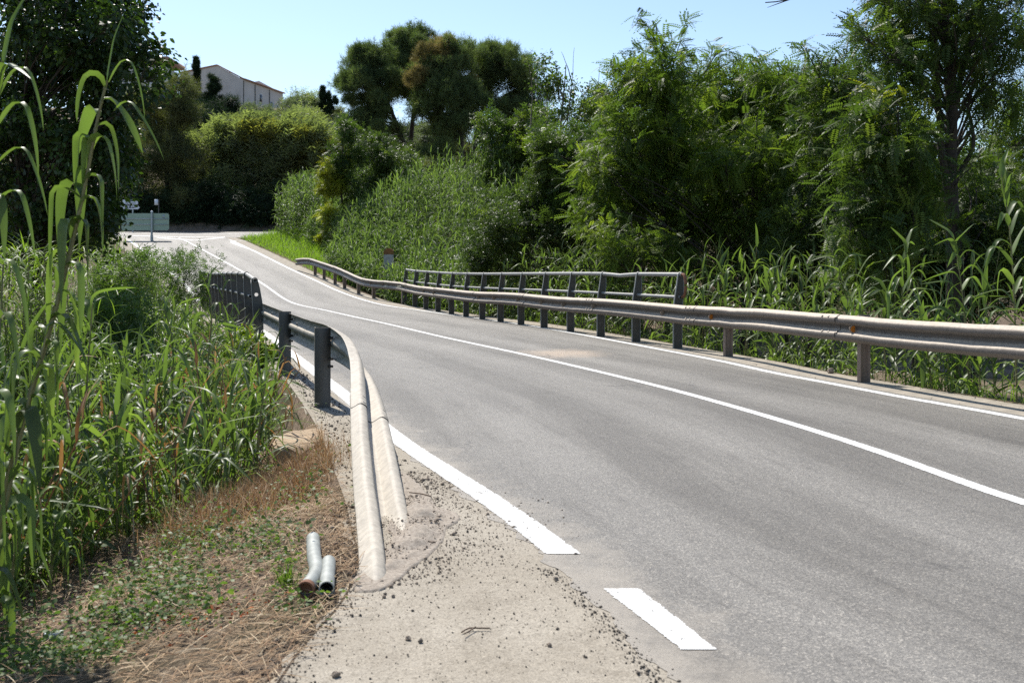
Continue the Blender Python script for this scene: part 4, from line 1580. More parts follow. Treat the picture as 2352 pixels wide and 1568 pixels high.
# ------------------------------------------------------------------ trees and shrubs, left side
def left_trees():
    Y = 18.5
    tree('poplar_tree', 'tall dark poplar with glossy round leaves filling the top left corner', 'tree', on_ground(120, Y), pt(140, -190, Y),
         [(140, -90, 170, 120, 22), (120, 80, 185, 110, 34), (245, 60, 70, 110, 16), (110, 240, 170, 110, 30), (250, 230, 75, 90, 14), (315, 150, 38, 55, 5), (290, 60, 40, 70, 6),
          (130, 400, 150, 110, 30), (245, 380, 46, 90, 11), (110, 530, 120, 80, 22), (195, 510, 50, 55, 8), (0, 300, 60, 200, 12), (160, 300, 120, 260, 30)],
         Y, 2.4, 36, 190, 'broad', .102, 'poplar', r0=.24, spread=.34, droop=.55, up=.05, inner=3,
         shoots=[[(320, 170), (350, 150), (368, 120)], [(320, 185), (350, 175), (372, 160)], [(300, 60), (320, 30), (328, -20)], [(285, 330), (310, 350), (330, 370)], [(290, 400), (320, 385), (335, 378)]], rollsd=.9)
    Y = 78.0
    tree('pine_tree', 'thin olive brown pine with a bare lower trunk behind the road signs', 'tree', on_ground(394, Y), pt(398, 190, Y),
         [(405, 215, 55, 30, 9), (370, 265, 55, 40, 10), (430, 265, 30, 30, 4), (355, 340, 60, 60, 13), (425, 360, 45, 60, 9), (340, 430, 55, 60, 11), (410, 450, 60, 60, 10)],
         Y, 2.6, 22, 120, 'tuft', .55, 'olive', r0=.22)
    tree('thicket', 'dense dark thicket at the far left below the poplar', 'bush', on_ground(60, 26), pt(60, 520, 26), [(0, 470, 90, 60, 16), (110, 520, 100, 60, 16), (20, 570, 110, 50, 16), (-20, 380, 70, 70, 12)], 26, 1.5, 36, 170, 'twig', .2, 'glossy', r0=.06)
    # row of willows behind the junction
    Y = 82.0
    W = [('willow_tree', 'green willow at the left end of the hedge behind the junction', [(440, 352, 14, 22, 4), (480, 335, 16, 24, 5), (465, 402, 55, 45, 14), (450, 472, 70, 70, 18), (430, 532, 70, 40, 8)], 'hedge', None),
         ('willow_tree', 'tall willow with a yellow crown in the middle of the hedge, below the dark fir', [(515, 300, 12, 22, 4), (570, 285, 14, 20, 4), (545, 352, 55, 45, 16), (545, 442, 65, 70, 22), (530, 522, 75, 50, 12)], 'hedge', [(560, 322, 45, 22, 9)]),
         ('willow_tree', 'broad willow with yellowing top in the hedge, below the far end of the farmhouse', [(610, 300, 12, 20, 4), (660, 305, 14, 20, 4), (635, 357, 55, 42, 15), (635, 442, 65, 70, 22), (610, 522, 75, 50, 12)], 'hedge', [(640, 324, 50, 20, 9)]),
         ('willow_tree', 'willow with an orange yellow top at the right end of the hedge', [(700, 318, 14, 20, 4), (745, 330, 12, 20, 3), (715, 372, 50, 45, 13), (710, 452, 60, 70, 18), (690, 512, 70, 50, 10)], 'hedge', [(720, 337, 45, 22, 8), (765, 362, 25, 20, 3)])]
    for nm, lab, E, mat, ex in W:
        cx = E[1][0]
        tree(nm, lab, 'tree', on_ground(cx, Y), pt(cx, E[0][1], Y), E, Y, 3.0, 19, 95, 'willow', .85, mat, bark='bark_grey', group='willows in the hedge behind the junction', r0=.16,
             extra=(ex, 'yellow_crown_top', 'hedge_yellow', 15, 90) if ex else None, droop=-1.1, up=.6, spread=.42)
    # added bushes whose near-black leaves stand for shade at the back of the junction
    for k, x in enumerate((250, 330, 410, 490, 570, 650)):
        tree('added_shade_bush', 'dark bush in deep shade under the hedge behind the junction', 'bush', on_ground(x, 76.5), pt(x, 480, 76.5), [(x, 478, 55, 30, 14), (x, 512, 55, 18, 12)], 76.5, 1.0, 22, 200, 'willow', .5, 'cypress',
             group='added dark bushes under the hedge', r0=.08, seed=('ub', k), spread=.45)
    # fir, cypress, roadside shrubs on the hill
    Y = 128
    b = on_ground(451, Y)
    tree('cypress_tree', 'tall slim dark cypress in front of the farmhouse gable', 'tree', b, pt(451, 126, Y),
         [(451, 140, 1.5, 12, 8), (451, 170, 3.5, 25, 20), (451, 215, 6, 30, 26), (452, 255, 8, 28, 22)], Y, .3, 4.2, 150, 'tuft', .36, 'cypress', r0=.14, branch=False, flat=1.9, spread=.3)
    tree('fir_tree', 'dark spiky fir to the right of the slim cypress', 'tree', on_ground(487, 126), pt(489, 172, 126),
         [(489, 182, 7, 10, 4), (488, 200, 14, 12, 7), (490, 222, 20, 14, 10), (486, 245, 24, 16, 12), (488, 275, 26, 22, 12)], 126, 1.0, 6, 100, 'tuft', .5, 'cypress', r0=.15, flat=.5)
    tree('cypress_tree', 'short dark pair of cypress tops on the skyline left of the pines', 'tree', on_ground(744, 140), pt(742, 200, 140),
         [(741, 206, 2, 8, 5), (741, 228, 5, 16, 12), (755, 218, 1.5, 8, 4), (757, 236, 4, 12, 7), (770, 230, 2, 8, 5), (748, 252, 16, 16, 12)], 140, .6, 4, 130, 'tuft', .36, 'cypress', r0=.14, branch=False, flat=1.4)
    tree('bush', 'very dark round bush on the slope below the fir', 'bush', on_ground(542, 122), pt(542, 250, 122), [(530, 265, 30, 32, 26)], 122, 1.5, 12, 170, 'willow', .5, 'cypress', r0=.1)
    tree('olive_tree', 'silvery grey green olive tree on the slope below the farmhouse windows', 'tree', on_ground(600, 124), pt(600, 250, 124), [(592, 262, 36, 16, 18), (600, 284, 40, 20, 14)], 124, 2, 12, 170, 'willow', .5, 'greygreen', r0=.12)
    # mixed hillside bushes: a few kinds, copied
    kinds = []
    for k, (mat, lf, sz, wd, hh, lab) in enumerate([('olive', 'willow', .5, 2.2, 1.9, 'olive green bush among the mixed bushes on the hillside'), ('greygreen', 'willow', .5, 2.4, 1.7, 'grey green bush among the mixed bushes on the hillside'),
                                     ('cypress', 'tuft', .5, 1.8, 2.2, 'dark green bush among the mixed bushes on the hillside'), ('hedge', 'willow', .5, 2.1, 1.8, 'yellow green bush among the mixed bushes on the hillside')]):
        r = rng_of(('hill', k))
        o = tree('hillside_bush', lab, 'bush', (0, 0, 0), (0, 0, hh), [], 100, 1, 10, 10, lf, sz, mat, branch=False, r0=.08, group='bushes covering the hillside')
        n = 26
        C = r.normal(0, 1, (n, 3))
        C = nrm(C) * r.uniform(.3, 1, (n, 1)) * np.array([wd, wd, hh * .75]) + np.array([0, 0, hh * 1.0])
        mb = MB()
        crown_leaves(mb, C, r.uniform(.5, .95, n), 110, lf, sz, r, .1, .3, .4, 8, .9, .6)
        mb.build('crown', M[mat], o)
        kinds.append(o)
    r = rng_of('hillspots')
    spots = []
    for x, Y in ((350, 118), (385, 112), (420, 125), (470, 116), (650, 128), (690, 120), (730, 116), (770, 118), (675, 145), (705, 150), (725, 152), (765, 150), (785, 140), 
                 (420, 140), (370, 138), (340, 130), (310, 125), (800, 130), (830, 128), (870, 125), (920, 120), (960, 118), (1000, 115), (1040, 118), (940, 135), (990, 140), (1020, 128), (660, 108), (720, 105), (780, 105), (820, 108),
                 (470, 104), (400, 103), (690, 135), (1120, 120), (1200, 115), (1280, 118), (1360, 112), (1440, 116)):
        spots.append((x, Y))
    used = set()
    for i, (x, Y) in enumerate(spots):
        k = [0, 1, 3, 2, 0, 3, 1][i % 7]
        o = kinds[k] if k not in used else copy_tree(kinds[k])
        used.add(k)
        p = on_ground(x + r.uniform(-6, 6), Y, -.2)
        o.location = p
        o.rotation_euler = (0, 0, r.uniform(0, 6.28))
        s = r.uniform(.75, 1.45)
        o.scale = (s * r.uniform(.9, 1.2), s, s * r.uniform(.85, 1.3))


def pines():
    Y = 73.0
    g = 'pines on the rise beyond the junction'
    kw = dict(r0=.30, rb=.035, inner=4, up=.6, spread=.24, flat=.8, droop=-.3, low=.55, nsub=12)
    tree('pine_tree', 'dark green pine at the left of the pine group', 'tree', on_ground(905, Y), pt(858, 130, Y),
         [(850, 132, 42, 20, 12), (826, 175, 36, 36, 14), (876, 185, 38, 40, 14), (800, 192, 16, 15, 4), (850, 240, 50, 40, 16), (860, 300, 45, 40, 12), (830, 285, 30, 30, 7)],
         Y, 2.2, 23, 290, 'tuft', .34, 'pine', group=g, trunkpts=[on_ground(940, Y, -.3), pt(930, 340, Y), pt(905, 270, Y), pt(870, 190, Y), pt(855, 135, Y)], **kw)
    tree('pine_tree', 'tall green pine behind, its crown between the left pine and the browning pine', 'tree', on_ground(950, 77), pt(950, 90, 77),
         [(938, 100, 38, 20, 11), (968, 95, 22, 18, 5), (930, 135, 45, 28, 14), (985, 130, 25, 35, 7), (915, 175, 28, 25, 7), (955, 165, 30, 20, 5), (935, 210, 40, 30, 8)],
         77, 2.2, 23, 290, 'tuft', .34, 'pine', group=g, trunkpts=[on_ground(945, 77, -.3), pt(942, 345, 77), pt(952, 225, 77), pt(950, 100, 77)], **kw)
    tree('pine_tree', 'browning orange topped pine at the front of the pine group', 'tree', on_ground(1060, 70), pt(1015, 100, 70),
         [(1030, 130, 40, 25, 8), (1020, 175, 50, 30, 12), (1035, 225, 55, 40, 18), (990, 250, 40, 30, 8), (1060, 270, 35, 45, 11), (1015, 300, 35, 35, 8), (1000, 345, 30, 25, 5), (1075, 240, 30, 50, 8), (1000, 200, 40, 25, 6)],
         70, 2.0, 23, 290, 'tuft', .34, 'pine', group=g, trunkpts=[on_ground(1060, 70, -.3), pt(1060, 352, 70), pt(1055, 260, 70), pt(1030, 160, 70), pt(1015, 100, 70)],
         extra=([(1018, 106, 26, 14, 6), (995, 135, 30, 18, 6), (1045, 140, 20, 25, 4), (950, 180, 32, 14, 5), (1088, 205, 14, 22, 3), (975, 160, 20, 14, 3)], 'brown_crown', 'pine_brown', 17, 240), **kw)
    tree('pine_tree', 'wide green pine at the right of the pine group with forking limbs', 'tree', on_ground(1088, 74), pt(1150, 120, 74),
         [(1110, 128, 42, 18, 11), (1150, 140, 45, 25, 12), (1195, 175, 35, 35, 11), (1130, 180, 40, 30, 9), (1215, 225, 30, 40, 8), (1170, 235, 40, 35, 9), (1190, 290, 50, 40, 11), (1140, 330, 45, 30, 7), (1100, 200, 35, 40, 7), (1160, 290, 50, 40, 9), (1215, 300, 35, 50, 8)],
         74, 2.4, 23, 290, 'tuft', .34, 'pine', group=g, trunkpts=[on_ground(1086, 74, -.3), pt(1088, 380, 74), pt(1096, 300, 74), pt(1112, 240, 74), pt(1140, 150, 74)], **kw)
    # scrub at the feet of the pines
    for k, (x, y, Y2, mat, lab) in enumerate([(1000, 410, 66, 'olive', 'brownish bush at the foot of the browning pine'), (1090, 420, 64, 'olive', 'olive bush at the foot of the wide right pine'),
                                        (960, 330, 84, 'greygreen', 'grey green bush seen through the gap between the pine trunks'), (900, 400, 66, 'glossy', 'dark bush under the left pine'), (1040, 335, 86, 'olive', 'small olive bush behind the trunk of the browning pine')]):
        tree('bush', lab, 'bush', on_ground(x, Y2), pt(x, y, Y2), [(x, y, 55, 45, 20), (x, y + 60, 60, 50, 12)], Y2, 2, 22, 170, 'willow', .42, mat, r0=.08)


def middle_trees():
    Y = 52.0
    tree('locust_sapling', 'slender locust sapling with yellowing lower leaves beside the road reeds', 'tree', on_ground(795, Y), pt(792, 285, Y),
         [(790, 300, 18, 18, 6), (770, 365, 18, 24, 5), (803, 355, 22, 32, 8), (800, 425, 26, 40, 9), (812, 490, 20, 32, 5)], Y, .7, 13, 80, 'pinnate_small', .34, 'robinia_dark', r0=.09,
         extra=([(762, 430, 18, 40, 8), (768, 495, 26, 24, 9), (765, 540, 28, 12, 6), (752, 395, 12, 20, 3)], 'yellow_leaves', 'yellowleaf', 11, 90))
    Y = 54.0
    tree('glossy_tree', 'dark glossy leaved tree behind the slender sapling', 'tree', on_ground(880, Y), pt(875, 330, Y),
         [(840, 340, 28, 25, 7), (885, 360, 45, 35, 13), (870, 420, 60, 45, 18), (925, 400, 35, 40, 9), (880, 480, 60, 40, 12)], Y, 1.5, 24, 190, 'twig', .26, 'glossy', r0=.12)
    Y = 47.0
    tree('broadleaf_tree', 'mid green leafy tree to the right of the pines', 'tree', on_ground(1200, Y), pt(1210, 260, Y),
         [(1180, 300, 60, 45, 14), (1240, 300, 50, 50, 12), (1150, 380, 55, 45, 12), (1220, 400, 60, 50, 14), (1180, 460, 60, 45, 10)], Y, 2, 26, 170, 'twig', .34, 'robinia_dark', r0=.14)
    Y = 40.0
    tree('sparse_tree', 'sparse tree with bare dead twigs reaching into the sky', 'tree', on_ground(1310, Y), pt(1300, 150, Y),
         [(1255, 190, 28, 30, 5), (1300, 220, 45, 45, 9), (1345, 250, 40, 40, 7), (1270, 280, 50, 45, 10), (1250, 150, 16, 18, 2), (1370, 300, 40, 40, 7), (1310, 340, 60, 50, 12)], Y, 1.4, 22, 90, 'broad', .13, 'robinia_dark', bark='bark_grey', r0=.10,
         shoots=[[(1260, 230), (1250, 180), (1246, 130)], [(1285, 230), (1280, 180), (1275, 140)], [(1340, 250), (1350, 210), (1360, 190)]])
    # bare twigs of the same tree
    m = MB()
    r = rng_of('bare')
    for sh in ([(1300, 300), (1312, 210), (1318, 112)], [(1316, 200), (1300, 150), (1286, 120)], [(1375, 330), (1372, 240), (1380, 148)], [(1372, 250), (1388, 210), (1396, 190)], [(1215, 300), (1220, 200), (1213, 148)], [(1374, 290), (1350, 240), (1330, 200)]):
        P = smooth_path([pt(x, y, Y) for x, y in sh], .2)
        P = P + np.cumsum(r.normal(0, .012, P.shape), 0)
        m.tube(P, np.linspace(.028, .006, len(P)), 5, caps=False)
    sp = [o for o in COL.objects if o.name == 'sparse_tree'][0]
    m.build('bare_branch', M['bark_grey'], sp, origin=sp.location)
    Y = 30.0
    tree('laurel_tree', 'dark glossy laurel like tree with bright highlights behind the railing reeds', 'tree', on_ground(1300, Y), pt(1290, 320, Y),
         [(1275, 340, 40, 40, 9), (1330, 380, 50, 40, 12), (1270, 430, 60, 45, 15), (1360, 450, 60, 50, 15), (1250, 510, 70, 50, 15), (1340, 530, 80, 50, 15), (1150, 520, 60, 60, 14), (1130, 590, 70, 40, 10)], Y, 1.5, 32, 210, 'twig', .21, 'glossy', r0=.14,
         extra=([(1265, 335, 36, 34, 6), (1300, 300, 20, 26, 3)], 'young_leaves', 'robinia', 26, 140))


def right_trees():
    kw = dict(leaf='pinnate', rb=.018)
    Y = 24.0
    tree('locust_tree', 'light green feathery locust with arching top sprays, left in the locust row', 'tree', on_ground(1510, Y), pt(1520, 130, Y),
         [(1510, 160, 60, 45, 9), (1450, 220, 60, 45, 9), (1560, 230, 80, 50, 12), (1440, 320, 70, 55, 12), (1560, 330, 90, 60, 15), (1480, 420, 110, 55, 17), (1400, 420, 60, 40, 7), (1560, 480, 90, 50, 12), (1430, 520, 80, 45, 10)],
         Y, 1.5, 38, 46, size=.36, shoot_size=.33, mat='robinia', r0=.09, trunkpts=[on_ground(1535, Y, -.3), pt(1525, 500, Y), pt(1510, 400, Y), pt(1530, 250, Y), pt(1515, 120, Y)],
         shoots=[[(1525, 170), (1505, 95), (1468, 32)], [(1540, 180), (1566, 100), (1580, 48)], [(1460, 220), (1432, 160), (1402, 150)], [(1530, 150), (1520, 100), (1500, 60)], [(1600, 200), (1660, 125), (1732, 150)], [(1560, 150), (1580, 120), (1600, 110)]], group='locust trees behind the right guardrail', **kw)
    Y = 27.0
    tree('locust_tree', 'leafy locust in the middle of the row, its rounded top just under the arching sprays', 'tree', on_ground(1690, Y), pt(1680, 180, Y),
         [(1650, 200, 50, 45, 8), (1720, 220, 60, 50, 10), (1640, 300, 60, 55, 10), (1710, 330, 80, 60, 14), (1650, 420, 80, 60, 14), (1730, 450, 70, 60, 11), (1680, 530, 90, 50, 12)],
         Y, 1.5, 34, 46, size=.36, shoot_size=.33, mat='robinia', r0=.10, shoots=[[(1630, 200), (1628, 140), (1635, 95)], [(1640, 190), (1660, 150), (1690, 150)]], group='locust trees behind the right guardrail', **kw)
    Y = 25.5
    tree('locust_tree', 'mid green locust with one low arching spray, right of the middle of the row', 'tree', on_ground(1800, Y), pt(1800, 170, Y),
         [(1770, 200, 55, 40, 8), (1840, 210, 50, 45, 8), (1780, 290, 75, 55, 13), (1840, 340, 60, 60, 11), (1770, 400, 80, 60, 14), (1830, 470, 70, 60, 11), (1760, 530, 80, 50, 11)],
         Y, 1.5, 34, 46, size=.36, shoot_size=.33, mat='robinia', r0=.10, shoots=[[(1780, 220), (1800, 150), (1830, 175)]], group='locust trees behind the right guardrail', **kw)
    Y = 21.5
    tree('locust_tree', 'dark bluish green locust with two upright feathery tips, beside the big trunk', 'tree', on_ground(1910, Y), pt(1920, 130, Y),
         [(1900, 190, 55, 45, 9), (1955, 180, 45, 50, 7), (1900, 280, 70, 50, 11), (1920, 370, 70, 60, 12), (1880, 460, 70, 60, 11), (1900, 550, 70, 50, 9)],
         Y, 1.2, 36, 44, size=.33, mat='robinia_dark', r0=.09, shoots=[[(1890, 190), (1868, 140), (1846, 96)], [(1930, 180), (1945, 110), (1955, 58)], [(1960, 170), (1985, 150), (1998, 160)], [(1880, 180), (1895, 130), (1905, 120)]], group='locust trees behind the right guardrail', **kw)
    Y = 16.0
    tree('locust_tree', 'nearest green locust bush hanging down towards the reeds in front of the big trunk', 'tree', on_ground(2070, Y), pt(2060, 230, Y),
         [(2000, 260, 60, 45, 8), (2055, 320, 70, 55, 10), (1990, 360, 60, 55, 8), (2040, 410, 90, 60, 13), (2010, 500, 80, 60, 11), (2080, 500, 60, 60, 8), (2020, 590, 70, 45, 8), (1960, 590, 40, 40, 4)],
         Y, 1.1, 48, 42, size=.31, mat='robinia_dark', r0=.06, extra=([(2040, 235, 60, 30, 3)], 'yellow_leaves', 'yellowleaf', 34, 9), group='locust trees behind the right guardrail', **kw)
    Y = 23.0
    tree('locust_tree', 'wide leafy locust whose low boughs join the others above the reeds', 'tree', on_ground(1740, Y), pt(1740, 260, Y),
         [(1640, 400, 70, 55, 9), (1720, 360, 80, 55, 11), (1820, 400, 80, 60, 11), (1700, 470, 110, 50, 12), (1830, 500, 90, 50, 9), (1350, 480, 60, 40, 6), (1380, 380, 40, 40, 5)], Y, 1.4, 38, 46, size=.34, mat='robinia', r0=.08, group='locust trees behind the right guardrail', **kw)
    Y = 29.0
    tree('locust_tree', 'locust filling the row behind, between the arching sprays and the rounded top', 'tree', on_ground(1610, Y), pt(1610, 170, Y),
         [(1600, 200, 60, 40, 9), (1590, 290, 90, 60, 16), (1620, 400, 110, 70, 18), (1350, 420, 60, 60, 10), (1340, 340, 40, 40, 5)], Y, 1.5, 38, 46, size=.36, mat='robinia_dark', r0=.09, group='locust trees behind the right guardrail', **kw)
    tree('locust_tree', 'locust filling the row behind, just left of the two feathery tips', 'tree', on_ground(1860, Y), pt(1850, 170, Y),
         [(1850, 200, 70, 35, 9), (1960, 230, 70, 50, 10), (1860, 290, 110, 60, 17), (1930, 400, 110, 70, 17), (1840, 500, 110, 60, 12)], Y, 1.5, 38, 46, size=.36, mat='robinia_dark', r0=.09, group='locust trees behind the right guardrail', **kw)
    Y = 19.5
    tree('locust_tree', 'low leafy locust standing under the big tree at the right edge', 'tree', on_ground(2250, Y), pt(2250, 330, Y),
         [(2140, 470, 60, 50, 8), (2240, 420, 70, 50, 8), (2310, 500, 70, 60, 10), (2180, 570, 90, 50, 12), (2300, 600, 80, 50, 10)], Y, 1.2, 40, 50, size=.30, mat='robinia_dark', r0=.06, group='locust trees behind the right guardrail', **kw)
    Y = 17.5
    tree('big_locust_tree', 'big tree with a thick dark trunk at the right, crown running out of the top', 'tree', on_ground(2190, Y), pt(2170, -220, Y),
         [(2060, 20, 80, 55, 10), (2170, 20, 90, 60, 11), (2280, 30, 80, 60, 10), (2020, 110, 60, 45, 6), (2110, 130, 90, 55, 11), (2230, 140, 90, 60, 11), (2330, 130, 60, 70, 7), (2060, 190, 60, 35, 4), (2120, 240, 50, 45, 4),
          (2270, 240, 70, 50, 5), (2120, 340, 40, 45, 3), (2250, 400, 45, 60, 3), (2230, 500, 70, 60, 5), (2320, 520, 60, 50, 5), (2150, -100, 230, 70, 22)],
         Y + .3, 1.7, 44, 52, size=.29, mat='robinia_dark', r0=.20, inner=4,
         trunkpts=[on_ground(2205, Y, -.4), pt(2190, 560, Y), pt(2182, 400, Y), pt(2186, 250, Y), pt(2174, 100, Y), pt(2165, -200, Y)], leaf='pinnate', rb=.03)
    root = [o for o in COL.objects if o.name == 'big_locust_tree'][0]
    m = MB()
    r = rng_of('limbs')
    for sh, r0 in (([(2195, 560), (2165, 380), (2150, 200), (2130, 20), (2090, -120)], .085), ([(2185, 300), (2215, 150), (2250, 20), (2300, -100)], .055), ([(2180, 250), (2120, 180), (2040, 150), (1985, 150)], .028), ([(2190, 420), (2240, 330), (2230, 240), (2260, 160)], .05),
                   ([(2176, 60), (2080, 20), (1980, -10), (1880, -25), (1800, 2), (1768, 8)], .03), ([(1815, -2), (1790, 4), (1760, 15)], .012), ([(1835, -8), (1810, -4), (1785, -6)], .012)):
        P = smooth_path([pt(x, y, Y) for x, y in sh], .18)
        P = P + np.cumsum(r.normal(0, .012, P.shape), 0)
        m.tube(P, np.linspace(r0, r0 * .3, len(P)), 8, caps=False)
    m.build('limb', M['bark'], root, smooth=True, origin=root.location)
    Y = 22.0
    tree('leaning_tree', 'sparse yellow green tree at the right edge with a leaning limb crossing the sky gaps', 'tree', on_ground(2420, Y), pt(2330, 120, Y),
         [(2320, 240, 60, 60, 8), (2340, 330, 60, 60, 8), (2290, 380, 60, 45, 6), (2330, 450, 60, 50, 7), (2260, 480, 60, 45, 6), (2330, 560, 70, 50, 8)], Y, 1.5, 38, 55, size=.28, mat='robinia', r0=.13, leaf='pinnate',
         trunkpts=[on_ground(2110, Y, -.3), pt(2180, 480, Y), pt(2260, 400, Y), pt(2352, 320, Y), pt(2440, 220, Y)], rb=.02)
    # second row, closing the gaps low down
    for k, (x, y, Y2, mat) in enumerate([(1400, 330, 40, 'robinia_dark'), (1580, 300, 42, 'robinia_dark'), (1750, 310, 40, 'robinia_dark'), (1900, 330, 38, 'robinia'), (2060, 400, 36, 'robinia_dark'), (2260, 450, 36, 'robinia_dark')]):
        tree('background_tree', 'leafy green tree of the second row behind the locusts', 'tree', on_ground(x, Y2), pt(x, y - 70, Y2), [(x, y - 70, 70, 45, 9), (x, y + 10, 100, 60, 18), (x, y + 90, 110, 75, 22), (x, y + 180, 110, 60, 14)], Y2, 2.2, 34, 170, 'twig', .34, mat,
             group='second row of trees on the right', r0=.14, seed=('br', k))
    # dark shrubs behind the reeds
    for k, x in enumerate((1060, 1190, 1330, 1470, 1600, 1730, 1850, 1970, 2100, 2230, 2350)):
        Y2 = float(np.interp(x, [1060, 1190, 1330, 1470, 1600, 1850, 2350], [42, 35.5, 30.5, 27, 24.5, 21, 17.5])) + (k % 2) * 1.2
        tree('undergrowth_bush', 'dark leafy bush in the undergrowth between reeds and locust trees', 'bush', on_ground(x, Y2), pt(x, 560, Y2), [(x, 560, 85, 70, 15), (x, 650, 85, 70, 12)], Y2, 1.0, 36, 170, 'twig', .17, ['glossy', 'robinia_dark'][k % 2],
             group='dark undergrowth bushes', r0=.05, seed=('ug', k), spread=.36)
    # small bright locust shoots over the reeds
    tree('locust_bush', 'bright yellow green locust bush directly above the middle of the railing', 'bush', on_ground(1480, 21.5), pt(1450, 500, 21.5),
         [(1420, 590, 55, 30, 7), (1480, 560, 60, 40, 9), (1390, 540, 40, 30, 4), (1530, 600, 50, 30, 5)], 21.5, .7, 36, 62, 'pinnate_small', .20, 'robinia', r0=.05)


left_trees()
pines()
middle_trees()
right_trees()


# ------------------------------------------------------------------ reeds, grass, weeds, litter
def canes(mb_leaf, mb_stem, X, Yv, Hc, r, nl=13, L=.5, W=.038, K=6, lean=.10, low=.12, sb=1.0, zoff=0.0, bendsc=1.0):
    n = len(X)
    z0 = terrain(X, Yv) + zoff
    th = r.uniform(0, 2 * math.pi, n)
    ln = np.abs(r.normal(0, lean, n))
    tip = np.stack([X + np.cos(th) * ln * Hc, Yv + np.sin(th) * ln * Hc, z0 + Hc], 1)
    b0 = np.stack([X, Yv, z0 - .1], 1)
    # stems: three-sided tapering prisms
    if mb_stem is not None:
        a = np.array([0, 2.094, 4.189])
        ring = np.stack([np.cos(a), np.sin(a), 0 * a], 1)
        R0, R1 = .008 * sb * np.ones(n), .004 * sb * np.ones(n)
        V = np.concatenate([b0[:, None] + ring[None] * R0[:, None, None], tip[:, None] + ring[None] * R1[:, None, None]], 1).reshape(-1, 3)
        k = np.arange(n)[:, None] * 6
        Fc = np.concatenate([np.stack([k + i, k + (i + 1) % 3, k + 3 + (i + 1) % 3, k + 3 + i], -1) for i in range(3)]).reshape(-1, 4)
        mb_stem.add(V, Fc)
    t = np.linspace(low, .98, nl)[None] + r.uniform(-.03, .03, (n, nl))
    base = b0[:, None] * (1 - t[..., None]) + tip[:, None] * t[..., None]
    az0 = r.uniform(0, 2 * math.pi, n)[:, None]
    az = az0 + np.where(np.arange(nl) % 2, math.pi, 0)[None] + r.normal(0, .55, (n, nl))
    el = np.radians(38 + 38 * t**2 + r.normal(0, 10, (n, nl)))
    Ls = L * (.65 + .5 * np.sin(np.clip(t, 0, 1) * 2.6)) * r.uniform(.75, 1.25, (n, nl)) * np.where(t > .93, .8, 1)
    bd = np.radians(r.uniform(35, 125, (n, nl))) * np.where(t > .9, .45, 1) * bendsc
    tk = r.uniform(.25, .75, (n, nl))
    Wd = W * r.uniform(.7, 1.25, (n, nl))
    f = lambda a: a.reshape(-1)
    V, Fc, idx = blades(base.reshape(-1, 3), f(az), f(el), f(Ls), f(Wd), f(bd), f(tk), r.uniform(.18, .5, n * nl), K, .2, r.normal(0, .7, n * nl))
    tint = np.clip(np.repeat(r.normal(.42, .12, n), nl) + r.normal(0, .16, n * nl), 0, 1)
    mb_leaf.add(V, Fc, tint[idx])


def bed(label, X, Y, Hc, seed, leafmat='reed', cat='reeds', name='reed_bed', **kw):
    r = rng_of(seed)
    lf, st = MB(), MB()
    canes(lf, st, X, Y, Hc, r, **kw)
    o = np.array([X.mean(), Y.mean(), float(terrain(X.mean(), Y.mean()))])
    root = lf.build(name, M[leafmat], origin=o)
    tag(root, label, cat, kind='stuff')
    s = st.build('stems', M['stem_dry' if leafmat == 'reed_dry' else 'stem'], origin=o)
    s.location = (0, 0, 0)
    s.parent = root
    s['kind'] = 'stuff'
    return root


XEDGE = lambda y: np.minimum(np.interp(y, [4.0, 4.4, 4.8, 5.4, 5.9, 6.4, 7.0, 7.6, 8.4, 9.3, 10.5, 11, 60], [-3.4, -2.75, -2.5, -2.35, -2.1, -1.85, -1.88, -1.98, -2.08, -2.25, -2.6, 9, 9]), XB(np.clip(y, -12, 62)) - .32)


